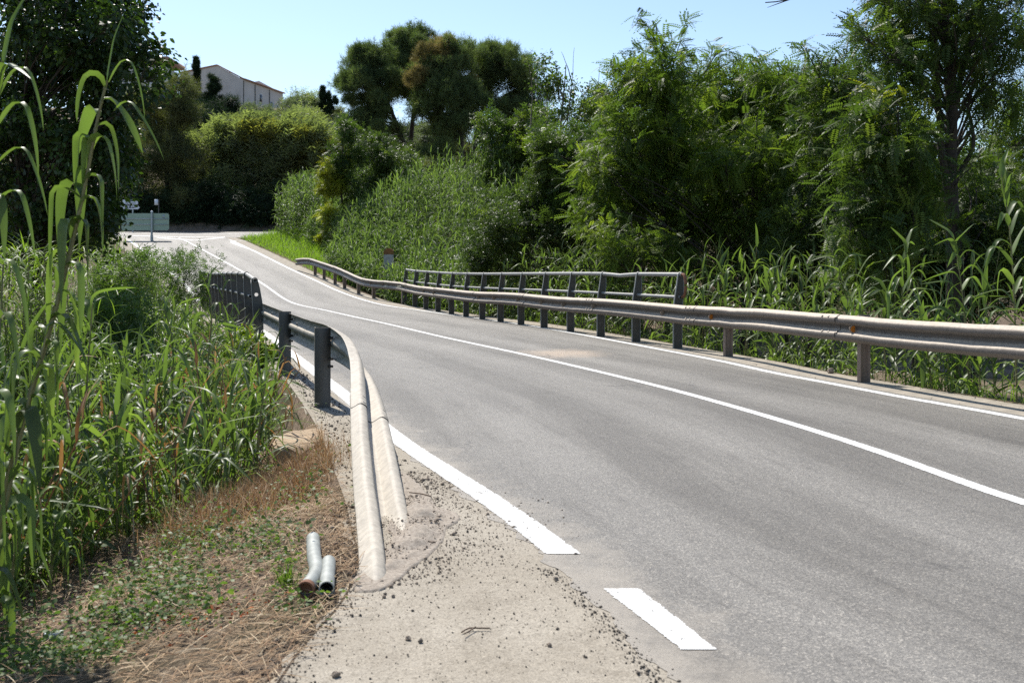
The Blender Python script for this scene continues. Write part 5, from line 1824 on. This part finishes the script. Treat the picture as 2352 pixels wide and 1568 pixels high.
def left_beds():
    r = rng_of('lb')
    n = 1500
    Y = 4.4 + (36 - 4.4) * r.random(n) ** 1.45
    e = r.random(n) ** 1.25 * (3.2 + .28 * Y)
    X = XEDGE(Y) - e
    Hc = (.52 + .42 * np.minimum(e, 2.2) + .5 * ss(20, 30, Y) * ss(.3, 1, e)) * r.uniform(.72, 1.22, n)
    Hc = np.where(r.random(n) < .04, Hc * 1.35, Hc)
    k = Y < 13
    bed('dense green reeds and long grass on the bank left of the road', X[k], Y[k], Hc[k], 'lb1', nl=12, L=.52, W=.031, K=7, lean=.24, low=.05, bendsc=1.15)
    bed('taller reeds farther along the left bank beside the bridge railing', X[~k], Y[~k], Hc[~k] + .35, 'lb2', nl=13, L=.5, W=.034, K=5, lean=.12)
    n = 90
    Y = 4.9 + 9 * r.random(n) ** 1.4
    X = XEDGE(Y) - .05 - r.random(n) ** 1.6 * 1.6
    bed('dry brown reed stalks and dead leaves along the front of the left bank', X, Y, r.uniform(.3, 1.0, n), 'lb4', leafmat='reed_dry', name='dry_reeds', nl=6, L=.36, W=.020, K=6, lean=.45, low=.1, bendsc=1.3)
    # beyond the bridge on the left
    n = 420
    Y = r.uniform(34, 57, n)
    X = XB(Y) - .5 - r.random(n) ** 1.2 * 9
    bed('sunlit reeds on the left between the bridge and the junction', X, Y, r.uniform(.9, 1.9, n), 'lb3', leafmat='reed_far', nl=11, L=.5, W=.045, K=4, lean=.1)
    # fine long grass filling the bottom of the bed
    n = 9000
    Y = 4.6 + 12 * r.random(n) ** 1.3
    X = XEDGE(Y) - .0 - r.random(n) * (2.6 + .25 * Y)
    base = np.stack([X, Y, terrain(X, Y)], 1)
    V, Fc, idx = blades(base, r.uniform(0, 6.28, n), np.radians(r.normal(68, 14, n)), r.uniform(.3, .85, n), r.uniform(.006, .014, n), np.radians(r.uniform(30, 120, n)), r.uniform(.3, .8, n), .5, 5, .15)
    o = base.mean(0)
    tag(MB().add(V, Fc, np.clip(r.normal(.5, .2, n), 0, 1)[idx]).build('long_grass', M['grass'], origin=o), 'long fresh grass growing among the reeds on the left bank', 'grass', kind='stuff')
    # leafy weeds low on the bank and by the railing foot
    tree('vine_bush', 'low yellow green vine sprawling over the kerb at the foot of the left railing', 'vine', gnd(585, 850, -.3), gnd(590, 840, .1),
         [(560, 800, 40, 25, 6), (600, 825, 40, 28, 8), (575, 850, 45, 28, 8), (620, 845, 22, 18, 3), (540, 830, 30, 30, 4)], 14.8, .7, 22, 130, 'broad', .075, 'vine', r0=.012, rb=.004, up=.6)
    for k, (x, y, Y2, lab) in enumerate([(300, 640, 22, 'leafy green thicket behind the reeds at the foot of the dark poplar'), (420, 640, 30, 'leafy thicket on the left bank below the road sign'), (240, 740, 15, 'broad leaved thicket among the left reeds')]):
        tree('thicket', lab, 'bush', on_ground(x, Y2), pt(x, y, Y2), [(x, y, 90, 55, 16), (x - 30, y + 60, 90, 45, 10)], Y2, 1.3, 34, 150, 'twig', .16, 'weed', r0=.04, rb=.01)
    # bamboo-like clump at the left edge
    n = 2600
    c = pt(35, 640, 9.0)
    base = np.array([c[0], c[1], 0]) + r.normal(0, 1, (n, 3)) * np.array([.28, .5, 0])
    base[:, 2] = r.uniform(-.3, 1.5, n)
    V, Fc, idx = blades(base, r.uniform(0, 6.28, n), np.radians(r.normal(25, 25, n)), r.uniform(.16, .34, n), r.uniform(.010, .018, n), np.radians(r.uniform(10, 60, n)), .5, .6, 4, .12)
    o = np.array([c[0], c[1], float(terrain(c[0], c[1]))])
    root = empty('bamboo_clump', o, 'fine leaved yellow green bamboo clump at the left edge behind the leaning reed', 'bamboo')
    MB().add(V, Fc, np.clip(r.normal(.6, .2, n), 0, 1)[idx]).build('foliage', M['grass'], root, origin=o)
    m = MB()
    for _ in range(36):
        b = o + np.array([r.normal(0, .25), r.normal(0, .45), -.1])
        m.tube([b, b + np.array([r.normal(0, .12), r.normal(0, .12), r.uniform(1.6, 2.5)])], .007, 5, caps=False)
    m.build('culms', M['stem'], root, origin=o)


def right_beds():
    r = rng_of('rb')
    n = 420
    Y = 4.6 + 32 * r.random(n) ** .95
    dr = .15 + 3.2 * r.random(n) ** 1.3
    X = XK(Y) + dr
    tops = np.interp(Y, [5, 11, 16, 24, 36], [.45, .62, .90, 1.40, 1.75]) + r.normal(0, .22, n) + .18 * dr
    Hc = np.clip(tops - terrain(X, Y), .4, 3)
    bed('green reeds growing close behind the right guardrail and railing', X, Y, Hc, 'rb1', nl=13, L=.55, W=.050, K=7, lean=.13)
    # grass at the foot of the rail
    n = 5200
    Y = 4.5 + 31 * r.random(n) ** 1.5
    X = XK(Y) + .02 + r.random(n) ** 1.4 * 1.9
    base = np.stack([X, Y, terrain(X, Y)], 1)
    V, Fc, idx = blades(base, r.uniform(0, 6.28, n), np.radians(r.normal(70, 14, n)), r.uniform(.15, .5, n), r.uniform(.005, .012, n), np.radians(r.uniform(20, 100, n)), r.uniform(.3, .8, n), .5, 4, .15)
    tag(MB().add(V, Fc, np.clip(r.normal(.55, .2, n), 0, 1)[idx]).build('verge_grass', M['grass'], origin=base.mean(0)), 'green grass along the foot of the right guardrail', 'grass', kind='stuff')
    # big sunlit reed mass beyond the railing
    n = 1700
    Y = r.uniform(36, 55, n)
    dr = .35 + 8.6 * r.random(n) ** 1.35 + 1.9 * ss(45, 49, Y)
    X = XK(Y) + dr
    Hc = (.95 + .55 * np.minimum(dr, 7) * (1 - .45 * ss(47, 52, Y))) * r.uniform(.75, 1.15, n)
    ok = ~((np.abs(X + 5.05) < .38) & (Y > 38.8) & (Y < 41.8))
    X, Y, Hc = X[ok], Y[ok], Hc[ok]
    bed('bright mass of tall reeds beyond the railing on the right bank', X, Y, Hc, 'rb2', leafmat='reed_far', nl=15, L=.62, W=.055, K=5, lean=.08, low=.2)
    n = 430
    Y = r.uniform(56.5, 64, n)
    dr = 2.0 + 6.5 * r.random(n) ** .9
    X = XK(np.clip(Y, 0, 61)) + dr
    bed('rounded reed clump at the inner corner of the junction', X, Y, (1.3 + 1.9 * ss(.8, 3, dr)) * r.uniform(.85, 1.1, n), 'rb3', leafmat='reed_far', nl=15, L=.6, W=.07, K=4, lean=.07, low=.15)
    n = 300
    Y = r.uniform(46, 58, n)
    dr = 3.0 + 5.0 * r.random(n)
    X = XK(Y) + dr
    bed('lower reeds on the right slope around the yellowing sapling', X, Y, r.uniform(.9, 1.7, n), 'rb4', leafmat='reed_far', nl=12, L=.5, W=.05, K=4, lean=.1)
    # bright grass slope
    n = 14000
    Y = r.uniform(43, 61.5, n)
    dr = .02 + r.random(n) * 4.2
    X = XK(Y) + dr
    base = np.stack([X, Y, terrain(X, Y)], 1)
    V, Fc, idx = blades(base, r.uniform(0, 6.28, n), np.radians(r.normal(74, 12, n)), r.uniform(.25, .62, n) * np.interp(dr, [0, .6], [.4, 1]), r.uniform(.014, .03, n), np.radians(r.uniform(10, 70, n)), .6, .6, 3, .1)
    tag(MB().add(V, Fc, np.clip(r.normal(.5, .2, n), 0, 1)[idx]).build('bright_grass', M['brightgrass'], origin=base.mean(0)), 'bright green grass slope beside the right edge line near the junction', 'grass', kind='stuff')


def giant_reed(label, stem, nleaf, L, W, seed, az0=0.0, r0=.011, low=.15, dry=False, spread=.45, group=None, tip=True, extra=(), elv=(35, 70), bend=(50, 130), tkr=(.22, .7)):
    """one tall cane: stem (x, y, Y) in photograph coordinates from foot to tip"""
    r = rng_of(seed)
    P = smooth_path([pt(*p) for p in stem], .06)
    org = P[0].copy()
    g = float(terrain(org[0], org[1]))
    if org[2] > g + .02:
        P = np.concatenate([[np.array([org[0], org[1], g - .05])], P])
        org = np.array([org[0], org[1], g])
    root = empty('giant_reed', org, label, 'reed', group)
    m = MB()
    m.tube(P, np.linspace(r0, r0 * .35, len(P)), 8)
    d = np.concatenate([[0], np.cumsum(np.linalg.norm(np.diff(P, axis=0), axis=1))])
    ts = np.linspace(low, .985, nleaf)
    for t in ts[::1]:
        q = np.array([np.interp(t * d[-1], d, P[:, k]) for k in range(3)])
        m.tube([q - UP * .006, q + UP * .006], r0 * (1.25 - .8 * t), 8)
    m.build('stem', M['stem_dry' if dry else 'stem'], root, smooth=True, origin=org)
    base = np.stack([np.interp(ts * d[-1], d, P[:, k]) for k in range(3)], 1)
    n = nleaf
    az = az0 + np.where(np.arange(n) % 2, math.pi, 0) + r.normal(0, spread, n)
    el = np.radians(np.interp(ts, [0, 1], elv) + r.normal(0, 9, n))
    Ls = L * np.interp(ts, [0, .5, .85, 1], [.8, 1.05, 1, .7]) * r.uniform(.8, 1.2, n)
    V, Fc, idx = blades(base, az, el, Ls, W * r.uniform(.8, 1.2, n), np.radians(r.uniform(*bend, n)) * np.where(ts > .92, .35 if bend[1] < 140 else .75, 1), r.uniform(*tkr, n), r.uniform(.12, .35, n), 14, .2, r.normal(0, .8, n), .16)
    mb = MB().add(V, Fc, np.clip(r.normal(.45, .18, n), 0, 1)[idx])
    for (x, y, Y, a, e, l, wd, b, tk) in extra:
        V, Fc, idx = blades(pt(x, y, Y)[None], [math.radians(a)], [math.radians(e)], [l], [wd], [math.radians(b)], [tk], .2, 16, .2, [.5])
        mb.add(V, Fc, .5)
    mb.build('leaves', M['reed_dry' if dry else 'reed'], root, smooth=True, origin=org)
    return root


def prominent_reeds():
    # foreground, left
    giant_reed('tallest leaning reed in the left foreground, its long leaves folded over', [(-12, 1230, 4.3), (60, 940, 4.3), (130, 700, 4.35), (190, 450, 4.4), (238, 215, 4.4), (246, 185, 4.4)], 40, .40, .066, 'fg1', az0=.15, r0=.017, low=.04, elv=(58, 72), bend=(130, 170), tkr=(.06, .26),
               extra=[(246, 190, 4.4, 40, 82, .34, .02, 10, .6), (250, 190, 4.4, -5, 62, .42, .022, 118, .32), (262, 255, 4.4, -12, 40, .40, .024, 85, .2), (205, 330, 4.4, 170, 60, .34, .05, 150, .2), (190, 460, 4.4, 190, 40, .5, .055, 125, .25)])
    giant_reed('reed at the very left edge with leaves hanging into the frame', [(-40, 900, 3.9), (-30, 500, 3.9), (-12, 250, 3.9), (5, 140, 3.9)], 14, .46, .055, 'fg2', az0=-.1, low=.35, elv=(45, 72), bend=(105, 155), tkr=(.12, .4),
               extra=[(8, 150, 3.9, 60, 80, .36, .03, 15, .5), (0, 220, 3.9, 5, 65, .42, .034, 120, .35), (-5, 290, 3.9, -8, 55, .46, .036, 115, .3), (-10, 380, 3.9, 0, 45, .42, .03, 100, .3), (-15, 470, 3.9, -15, 35, .42, .03, 95, .3)])
    giant_reed('leafy reed leaning right below the tallest one at the left edge', [(-25, 1330, 4.1), (20, 1130, 4.1), (70, 900, 4.15), (110, 760, 4.2)], 13, .42, .066, 'fg3', az0=.4, low=.1, elv=(55, 68), bend=(115, 160), tkr=(.1, .4))
    giant_reed('short reed drooping over the dark hollow at the lower left edge', [(20, 1420, 4.5), (30, 1300, 4.5), (50, 1190, 4.5)], 14, .42, .030, 'fg4', az0=.2, low=.2, elv=(60, 70), bend=(110, 150), spread=1.2)
    giant_reed('bushy short reed beside the drooping one at the lower left', [(110, 1400, 4.8), (118, 1300, 4.8), (125, 1200, 4.8)], 14, .42, .028, 'fg5', az0=1.0, low=.2, elv=(60, 70), bend=(100, 150), spread=1.2)
    giant_reed('dry brown reed stalk standing among the green reeds at the lower left', [(305, 1270, 6.0), (318, 1130, 6.0), (330, 1080, 6.0)], 3, .22, .03, 'fg6', dry=True, low=.5)
    giant_reed('reed with folded pale leaves to the right of the leaning reed', [(200, 1150, 6.2), (196, 960, 6.2), (205, 800, 6.2), (212, 700, 6.2)], 15, .42, .058, 'fg8', az0=.2, low=.15, elv=(50, 74), bend=(80, 150), tkr=(.15, .5))
    giant_reed('short broad leaved reed in front of the left bed', [(150, 1290, 5.3), (156, 1150, 5.3), (165, 1000, 5.3)], 13, .40, .055, 'fg9', az0=.5, low=.15, elv=(50, 74), bend=(80, 150), tkr=(.15, .5))
    # mid left
    giant_reed('broad leaved dark reed in the middle of the left bank', [(405, 1010, 8.8), (398, 880, 8.8), (392, 760, 8.8), (378, 710, 8.8)], 13, .42, .060, 'ml1', az0=.1, low=.25, elv=(55, 80), bend=(20, 100))
    giant_reed('tall reed with arching leaves in front of the left railing', [(470, 960, 9.2), (478, 830, 9.2), (485, 700, 9.2), (480, 660, 9.2)], 13, .42, .045, 'ml2', az0=.4, low=.2, elv=(45, 75))
    giant_reed('reed touching the posts of the left railing', [(552, 900, 12.8), (530, 780, 12.8), (512, 690, 12.8), (515, 640, 12.8)], 10, .34, .05, 'ml3', az0=.6, low=.35, elv=(45, 78))
    giant_reed('dark upright young reed with folded leaves, low on the left bank', [(290, 1130, 7.4), (290, 1020, 7.4), (286, 900, 7.4)], 9, .30, .045, 'ml4', az0=.2, low=.2, elv=(68, 82), bend=(10, 60))
    giant_reed('small reed tuft at the edge of the dry verge, nearest to the concrete block', [(590, 1060, 7.0), (598, 960, 7.0), (610, 880, 7.0)], 14, .34, .030, 'ml5', az0=.3, low=.15, elv=(50, 72), spread=1.0)
    # right, behind the guardrail
    giant_reed('tall reed at the right edge reaching above the guardrail', [(2335, 880, 10.20), (2330, 700, 10.20), (2318, 520, 10.20), (2300, 400, 10.20)], 19, .50, .072, 'r1', az0=.2, low=.25, elv=(40, 75))
    giant_reed('reed with pale folded leaves second from the right edge', [(2225, 860, 11.00), (2215, 720, 11.00), (2200, 600, 11.00), (2190, 545, 11.00)], 16, .50, .072, 'r2', az0=-.2, low=.35, elv=(40, 75))
    giant_reed('upright pointed reed behind the amber reflector at the right', [(2080, 830, 12.50), (2072, 720, 12.50), (2076, 620, 12.50), (2082, 560, 12.50)], 17, .50, .072, 'r3', az0=.2, low=.3, elv=(45, 80))
    giant_reed('tall leaning reed in front of the dark gap in the bushes', [(1960, 800, 13.80), (1945, 690, 13.80), (1915, 590, 13.80), (1885, 510, 13.80)], 19, .50, .072, 'r4', az0=.1, low=.3, elv=(42, 78))
    giant_reed('reed with wide arching leaves near the end of the railing', [(1672, 800, 16.50), (1668, 700, 16.50), (1655, 610, 16.50)], 15, .50, .072, 'r5', az0=.2, low=.35, elv=(35, 78))
    giant_reed('bushy reed above the beam between the two guardrail posts', [(1775, 810, 15.40), (1770, 700, 15.40), (1760, 630, 15.40)], 17, .50, .072, 'r6', az0=.5, low=.35, elv=(35, 75))
    giant_reed('reed close to the beam with one leaf hanging over its face', [(2035, 850, 11.90), (2030, 760, 11.90), (2040, 670, 11.90)], 13, .50, .072, 'r7', az0=.3, low=.5, elv=(40, 75), extra=[(2040, 700, 11.6, 250, 35, .95, .06, 120, .42)])
    giant_reed('low reed with broad pale leaves under the beam at the right', [(2140, 880, 11.10), (2130, 800, 11.10), (2125, 750, 11.10)], 14, .50, .072, 'r8', az0=.2, low=.2, elv=(40, 60))


def verge():
    r = rng_of('verge')

    def spots(n, y0, y1, inn=.03, out=None):
        Y = r.uniform(y0, y1, n)
        xe = XEDGE(Y)
        xe = np.where(Y < 6.6, np.maximum(xe, -3.6), np.minimum(xe, XB(Y) - .6))
        t = r.random(n) ** 1.25
        X = (XB(Y) - inn + .09 * r.random(n)) * (1 - t) + (xe - .25) * t
        return X, Y
    # straw litter
    n = 24000
    X, Y = spots(n, 2.6, 8.4)
    base = np.stack([X, Y, terrain(X, Y) + r.uniform(.003, .028, n)], 1)
    V, Fc, idx = blades(base, r.normal(.5, .9, n) + math.pi * (r.random(n) < .5), np.radians(r.normal(4, 13, n)), r.uniform(.03, .17, n), r.uniform(.002, .006, n), np.radians(r.uniform(0, 30, n)), .5, .5, 3, .15, r.normal(0, .5, n))
    tag(MB().add(V, Fc, np.clip(r.normal(.42, .27, n), 0, 1)[idx]).build('straw_litter', M['straw'], origin=base.mean(0)), 'dry straw and stalks littering the verge left of the apron', 'dry straw', kind='stuff')
    # standing dry grass, orange brown, along the edge of the reeds
    n = 6500
    c = np.array([gnd(x, y, -.25)[:2] for x, y in ((700, 1120), (640, 1150), (580, 1160), (540, 1190), (690, 1150), (500, 1240), (600, 1180))])
    k = r.integers(0, len(c), n)
    xy = c[k] + r.normal(0, 1, (n, 2)) * np.array([.17, .28])
    base = np.stack([xy[:, 0], xy[:, 1], terrain(xy[:, 0], xy[:, 1])], 1)
    V, Fc, idx = blades(base, r.uniform(0, 6.28, n), np.radians(r.normal(62, 18, n)), r.uniform(.08, .30, n), r.uniform(.003, .0065, n), np.radians(r.uniform(0, 60, n)), .6, .5, 4, .15)
    tag(MB().add(V, Fc, np.clip(r.normal(.38, .2, n), 0, 1)[idx]).build('dry_grass', M['straw'], origin=base.mean(0)), 'orange brown dry grass beside the concrete block and the pipes', 'dry grass', kind='stuff')
    # low green weeds in patches
    tv, tf = TL
    pat = [(420, 1330, 90, 60, 40), (560, 1290, 90, 70, 40), (640, 1200, 60, 50, 30), (700, 1140, 60, 40, 24), (250, 1480, 130, 60, 40), (390, 1440, 60, 30, 18), (600, 1370, 70, 40, 22), (660, 1400, 50, 40, 8), (690, 1500, 40, 40, 9), (330, 1370, 60, 60, 26), (130, 1530, 80, 40, 20), (480, 1230, 70, 50, 24), (740, 1090, 40, 40, 10), (400, 1300, 80, 50, 40), (300, 1430, 120, 40, 40), (150, 1510, 120, 40, 40), (60, 1520, 80, 40, 30)]
    pos, fwd, sz, tone = [], [], [], []
    for (x, y, rx, ry, m_) in pat:
        for _ in range(int(m_ * .75)):
            g = gnd(x + r.normal(0, rx * .85), y + r.normal(0, ry * .85), -.2)
            zz = float(terrain(g[0], g[1]))
            h = r.uniform(.02, .09) if r.random() < .7 else r.uniform(.1, .26)
            q = r.integers(10, 34)
            p = np.array([g[0], g[1], zz]) + np.column_stack([r.normal(0, .06, q), r.normal(0, .06, q), r.uniform(0.01, h, q)])
            pos.append(p)
            fwd.append(nrm(np.column_stack([r.normal(0, 1, q), r.normal(0, 1, q), r.normal(.15, .3, q)])))
            s = r.uniform(.012, .030)
            sz.append(s * r.uniform(.6, 1.3, q))
            tone.append(np.clip(r.normal(.45, .12) + r.normal(0, .15, q), 0, 1))
    pos, fwd, sz, tone = map(np.concatenate, (pos, fwd, sz, tone))
    V, Fc, idx = stamp(tv, tf, pos, fwd, sz, r.normal(0, .7, len(pos)))
    tag(MB().add(V, Fc, tone[idx]).build('weeds', M['weed'], origin=pos.mean(0)), 'small green leafy weeds creeping over the dry verge', 'weeds', kind='stuff')
    # red brown fallen leaves
    n = 110
    c = np.array([gnd(x, y, -.2)[:2] for x, y in ((470, 1490), (440, 1510), (500, 1470), (520, 1300), (560, 1480))])
    xy = c[r.integers(0, len(c), n)] + r.normal(0, 1, (n, 2)) * np.array([.14, .10])
    pos = np.column_stack([xy, terrain(xy[:, 0], xy[:, 1]) + r.uniform(.01, .04, n)])
    V, Fc, idx = stamp(TQ[0], TQ[1], pos, nrm(np.column_stack([r.normal(0, 1, n), r.normal(0, 1, n), r.normal(0, .3, n)])), r.uniform(.014, .036, n), r.normal(0, .8, n))
    mm = leaf_mat('rust_red_leaf', (.16, .04, .015), (.30, .075, .02), (.42, .16, .05), .2, .6, .2, (1.3, 1, .7))
    tag(MB().add(V, Fc, np.clip(r.normal(.5, .25, n), 0, 1)[idx]).build('fallen_leaves', mm, origin=pos.mean(0)), 'rust red dry leaves scattered on the lower verge', 'dead leaves', kind='stuff')
    # grass tuft beside the pipes
    n = 90
    g = gnd(660, 1375, -.1)
    base = np.array([g[0], g[1], float(terrain(g[0], g[1]))]) + r.normal(0, 1, (n, 3)) * np.array([.02, .02, 0])
    V, Fc, idx = blades(base, r.uniform(0, 6.28, n), np.radians(r.normal(70, 12, n)), r.uniform(.08, .17, n), .004, np.radians(r.uniform(0, 50, n)), .6, .5, 4, .15)
    tag(MB().add(V, Fc, np.clip(r.normal(.4, .15, n), 0, 1)[idx]).build('grass_tuft', M['grass'], origin=base[0]), 'small green grass tuft just left of the bent pipe', 'grass tuft')

    # dirt heap burying the beam ends
    P0, P1, P2 = gnd(880, 1120), gnd(925, 1225), gnd(880, 1310)
    u, v = np.meshgrid(np.linspace(-.16, .6, 60), np.linspace(3.9, 6.6, 130))
    cl = np.interp(v, [3.9, 4.3, 4.7, 5.2, 5.8, 6.6], [-.62, -.55, -.47, -.47, -.60, -.80])
    hgt = np.interp(v, [3.9, 4.2, 4.6, 5.0, 5.3, 5.8, 6.6], [0, .015, .034, .050, .04, .018, 0.])
    wd = np.interp(v, [3.9, 4.6, 5.2, 6.6], [.06, .12, .14, .06])
    z = hgt * np.exp(-(u / wd)**2) * (1 + .9 * vnoise(v * 9, u * 9 + 5)) + .022 * vnoise(u * 26, v * 26) * np.exp(-(u / wd / 1.3)**2) - .020 + .02 * vnoise(v * 5 + 2, u * 7) * np.exp(-(u / wd / 2.)**2)
    z = np.where(np.exp(-(u / wd)**2) * ss(3.95, 4.2, v) * (1 - ss(6.2, 6.6, v)) > .30 + .5 * vnoise(v * 6, u * 6 + 2), np.maximum(z, .005), z - .01)
    V = np.stack([cl + u, v, z], -1).reshape(-1, 3)
    rr, cc = u.shape
    i = np.arange(rr - 1)[:, None] * cc
    j = np.arange(cc - 1)[None]
    Fc = np.stack([i + j, i + j + 1, i + cc + j + 1, i + cc + j], -1).reshape(-1, 4)
    mb, n, b = mat_new('dirt')
    o = objco(n)
    f = noise(n, o, 55, 5, .8)
    n.links.new(ramp(n, f, [(.32, (.15, .12, .095)), (.5, (.29, .245, .195)), (.66, (.41, .355, .29))]), b.inputs['Base Color'])
    b.inputs['Roughness'].default_value = .95
    bump(n, b, f, .5, .008)
    Fc = Fc[V[Fc][:, :, 2].max(1) > -.006]
    h = MB().add(V, Fc).build('dirt_heap', mb, smooth=True)
    tag(h, 'heap of dirt and grit burying the ends of the twisted beam', 'dirt', kind='stuff')
    # grit and gravel
    oc = np.array([[1, 0, 0], [-1, 0, 0], [0, 1, 0], [0, -1, 0], [0, 0, 1], [0, 0, -1]], float)
    of = np.array([[0, 2, 4], [2, 1, 4], [1, 3, 4], [3, 0, 4], [2, 0, 5], [1, 2, 5], [3, 1, 5], [0, 3, 5]])

    def grit(name, label, xy, z, s, mat):
        n = len(xy)
        k = oc[None] * r.uniform(.55, 1.2, (n, 6, 1)) * s[:, None, None] + r.normal(0, .12, (n, 6, 3)) * s[:, None, None]
        a = r.uniform(0, 6.28, n)
        c_, s_ = np.cos(a)[:, None], np.sin(a)[:, None]
        k = np.stack([k[..., 0] * c_ - k[..., 1] * s_, k[..., 0] * s_ + k[..., 1] * c_, k[..., 2] * .75], -1)
        V = (k + np.column_stack([xy, z])[:, None]).reshape(-1, 3)
        Fc = (of[None] + (np.arange(n) * 6)[:, None, None]).reshape(-1, 3)
        tag(MB().add(V, Fc, np.repeat(r.random(n), 8)).build(name, mat, origin=np.array([*xy.mean(0), 0])), label, 'gravel', kind='stuff')
    n = 3200
    Y = r.uniform(2.4, 5.8, n)
    xa = np.interp(Y, [0, 3.14, 3.58, 4.02, 4.5, 5.8], [1.35, .50, .40, .29, .06, -.5])
    t = r.random(n)
    X = XB(Y) * (1 - t) + xa * t
    s = np.exp(r.normal(math.log(.0021), .55, n))
    grit('grit', 'fine grit strewn over the sandy apron', np.column_stack([X, Y]), -.001 + s * .3, s, M['grit'])
    n = 4200
    v = r.uniform(4.1, 6.4, n)
    c0 = np.interp(v, [3.9, 4.3, 4.7, 5.2, 5.8, 6.6], [-.60, -.52, -.44, -.42, -.52, -.72])
    w_ = np.interp(v, [4.1, 4.7, 5.2, 6.4], [.08, .24, .26, .09])
    uu = r.normal(0, 1, n) * w_
    zz = np.interp(v, [3.9, 4.2, 4.6, 5.0, 5.3, 5.8, 6.6], [0, .015, .034, .050, .04, .018, 0.]) * np.exp(-((uu + .05) / np.interp(v, [3.9, 4.6, 5.2, 6.6], [.07, .13, .15, .07]))**2)
    s = np.exp(r.normal(math.log(.0034), .5, n))
    grit('rubble_grit', 'small stones and grit lying on the dirt heap', np.column_stack([c0 + uu * 1.25, v]), np.maximum(zz - .016, -.001) + s * .35, s, M['stone'])
    n = 700
    v = r.uniform(2.5, 4.35, n)
    xe = np.interp(v, [0, 3.14, 3.58, 4.02, 4.5], [1.35, .50, .40, .29, .12])
    s = np.exp(r.normal(math.log(.0031), .5, n))
    grit('asphalt_crumbs', 'dark crumbs along the broken asphalt edge beside the white dash', np.column_stack([xe - .03 + r.normal(0, .028, n), v]), -.001 + s * .35, s, M['grit'])
    n = 2600
    v = r.uniform(5.9, 16, n)
    t = r.random(n)
    xx = (XB(v) + .04) * (1 - t) + (XL(v) - .16) * t
    s = np.exp(r.normal(math.log(.005), .5, n))
    grit('kerb_grit', 'grit collected on the strip between left kerb and white line', np.column_stack([xx, v]), -.001 + s * .3, s, M['grit'])
    n = 900
    v = 7 + 29 * r.random(n) ** 1.5
    t = r.random(n)
    xx = (XR(v) + .14) * (1 - t) + XK(v) * t
    s = np.exp(r.normal(math.log(.0031), .5, n))
    grit('kerb_grit', 'grit on the right kerb under the guardrail', np.column_stack([xx, v]), -.004 + s * .3, s, M['grit'])
    # soil edge: dark debris over the verge border
    n = 3600
    v = r.uniform(2.5, 5.6, n)
    s = np.exp(r.normal(math.log(.0031), .5, n))
    xx = XB(v) + r.normal(-.05, .07, n)
    grit('soil_crumbs', 'soil crumbs along the border of the apron and the verge', np.column_stack([xx, v]), np.where(xx > XB(v), -.001, terrain(xx, v)) + s * .35, s, M['grit'])


left_beds()
right_beds()
prominent_reeds()
verge()
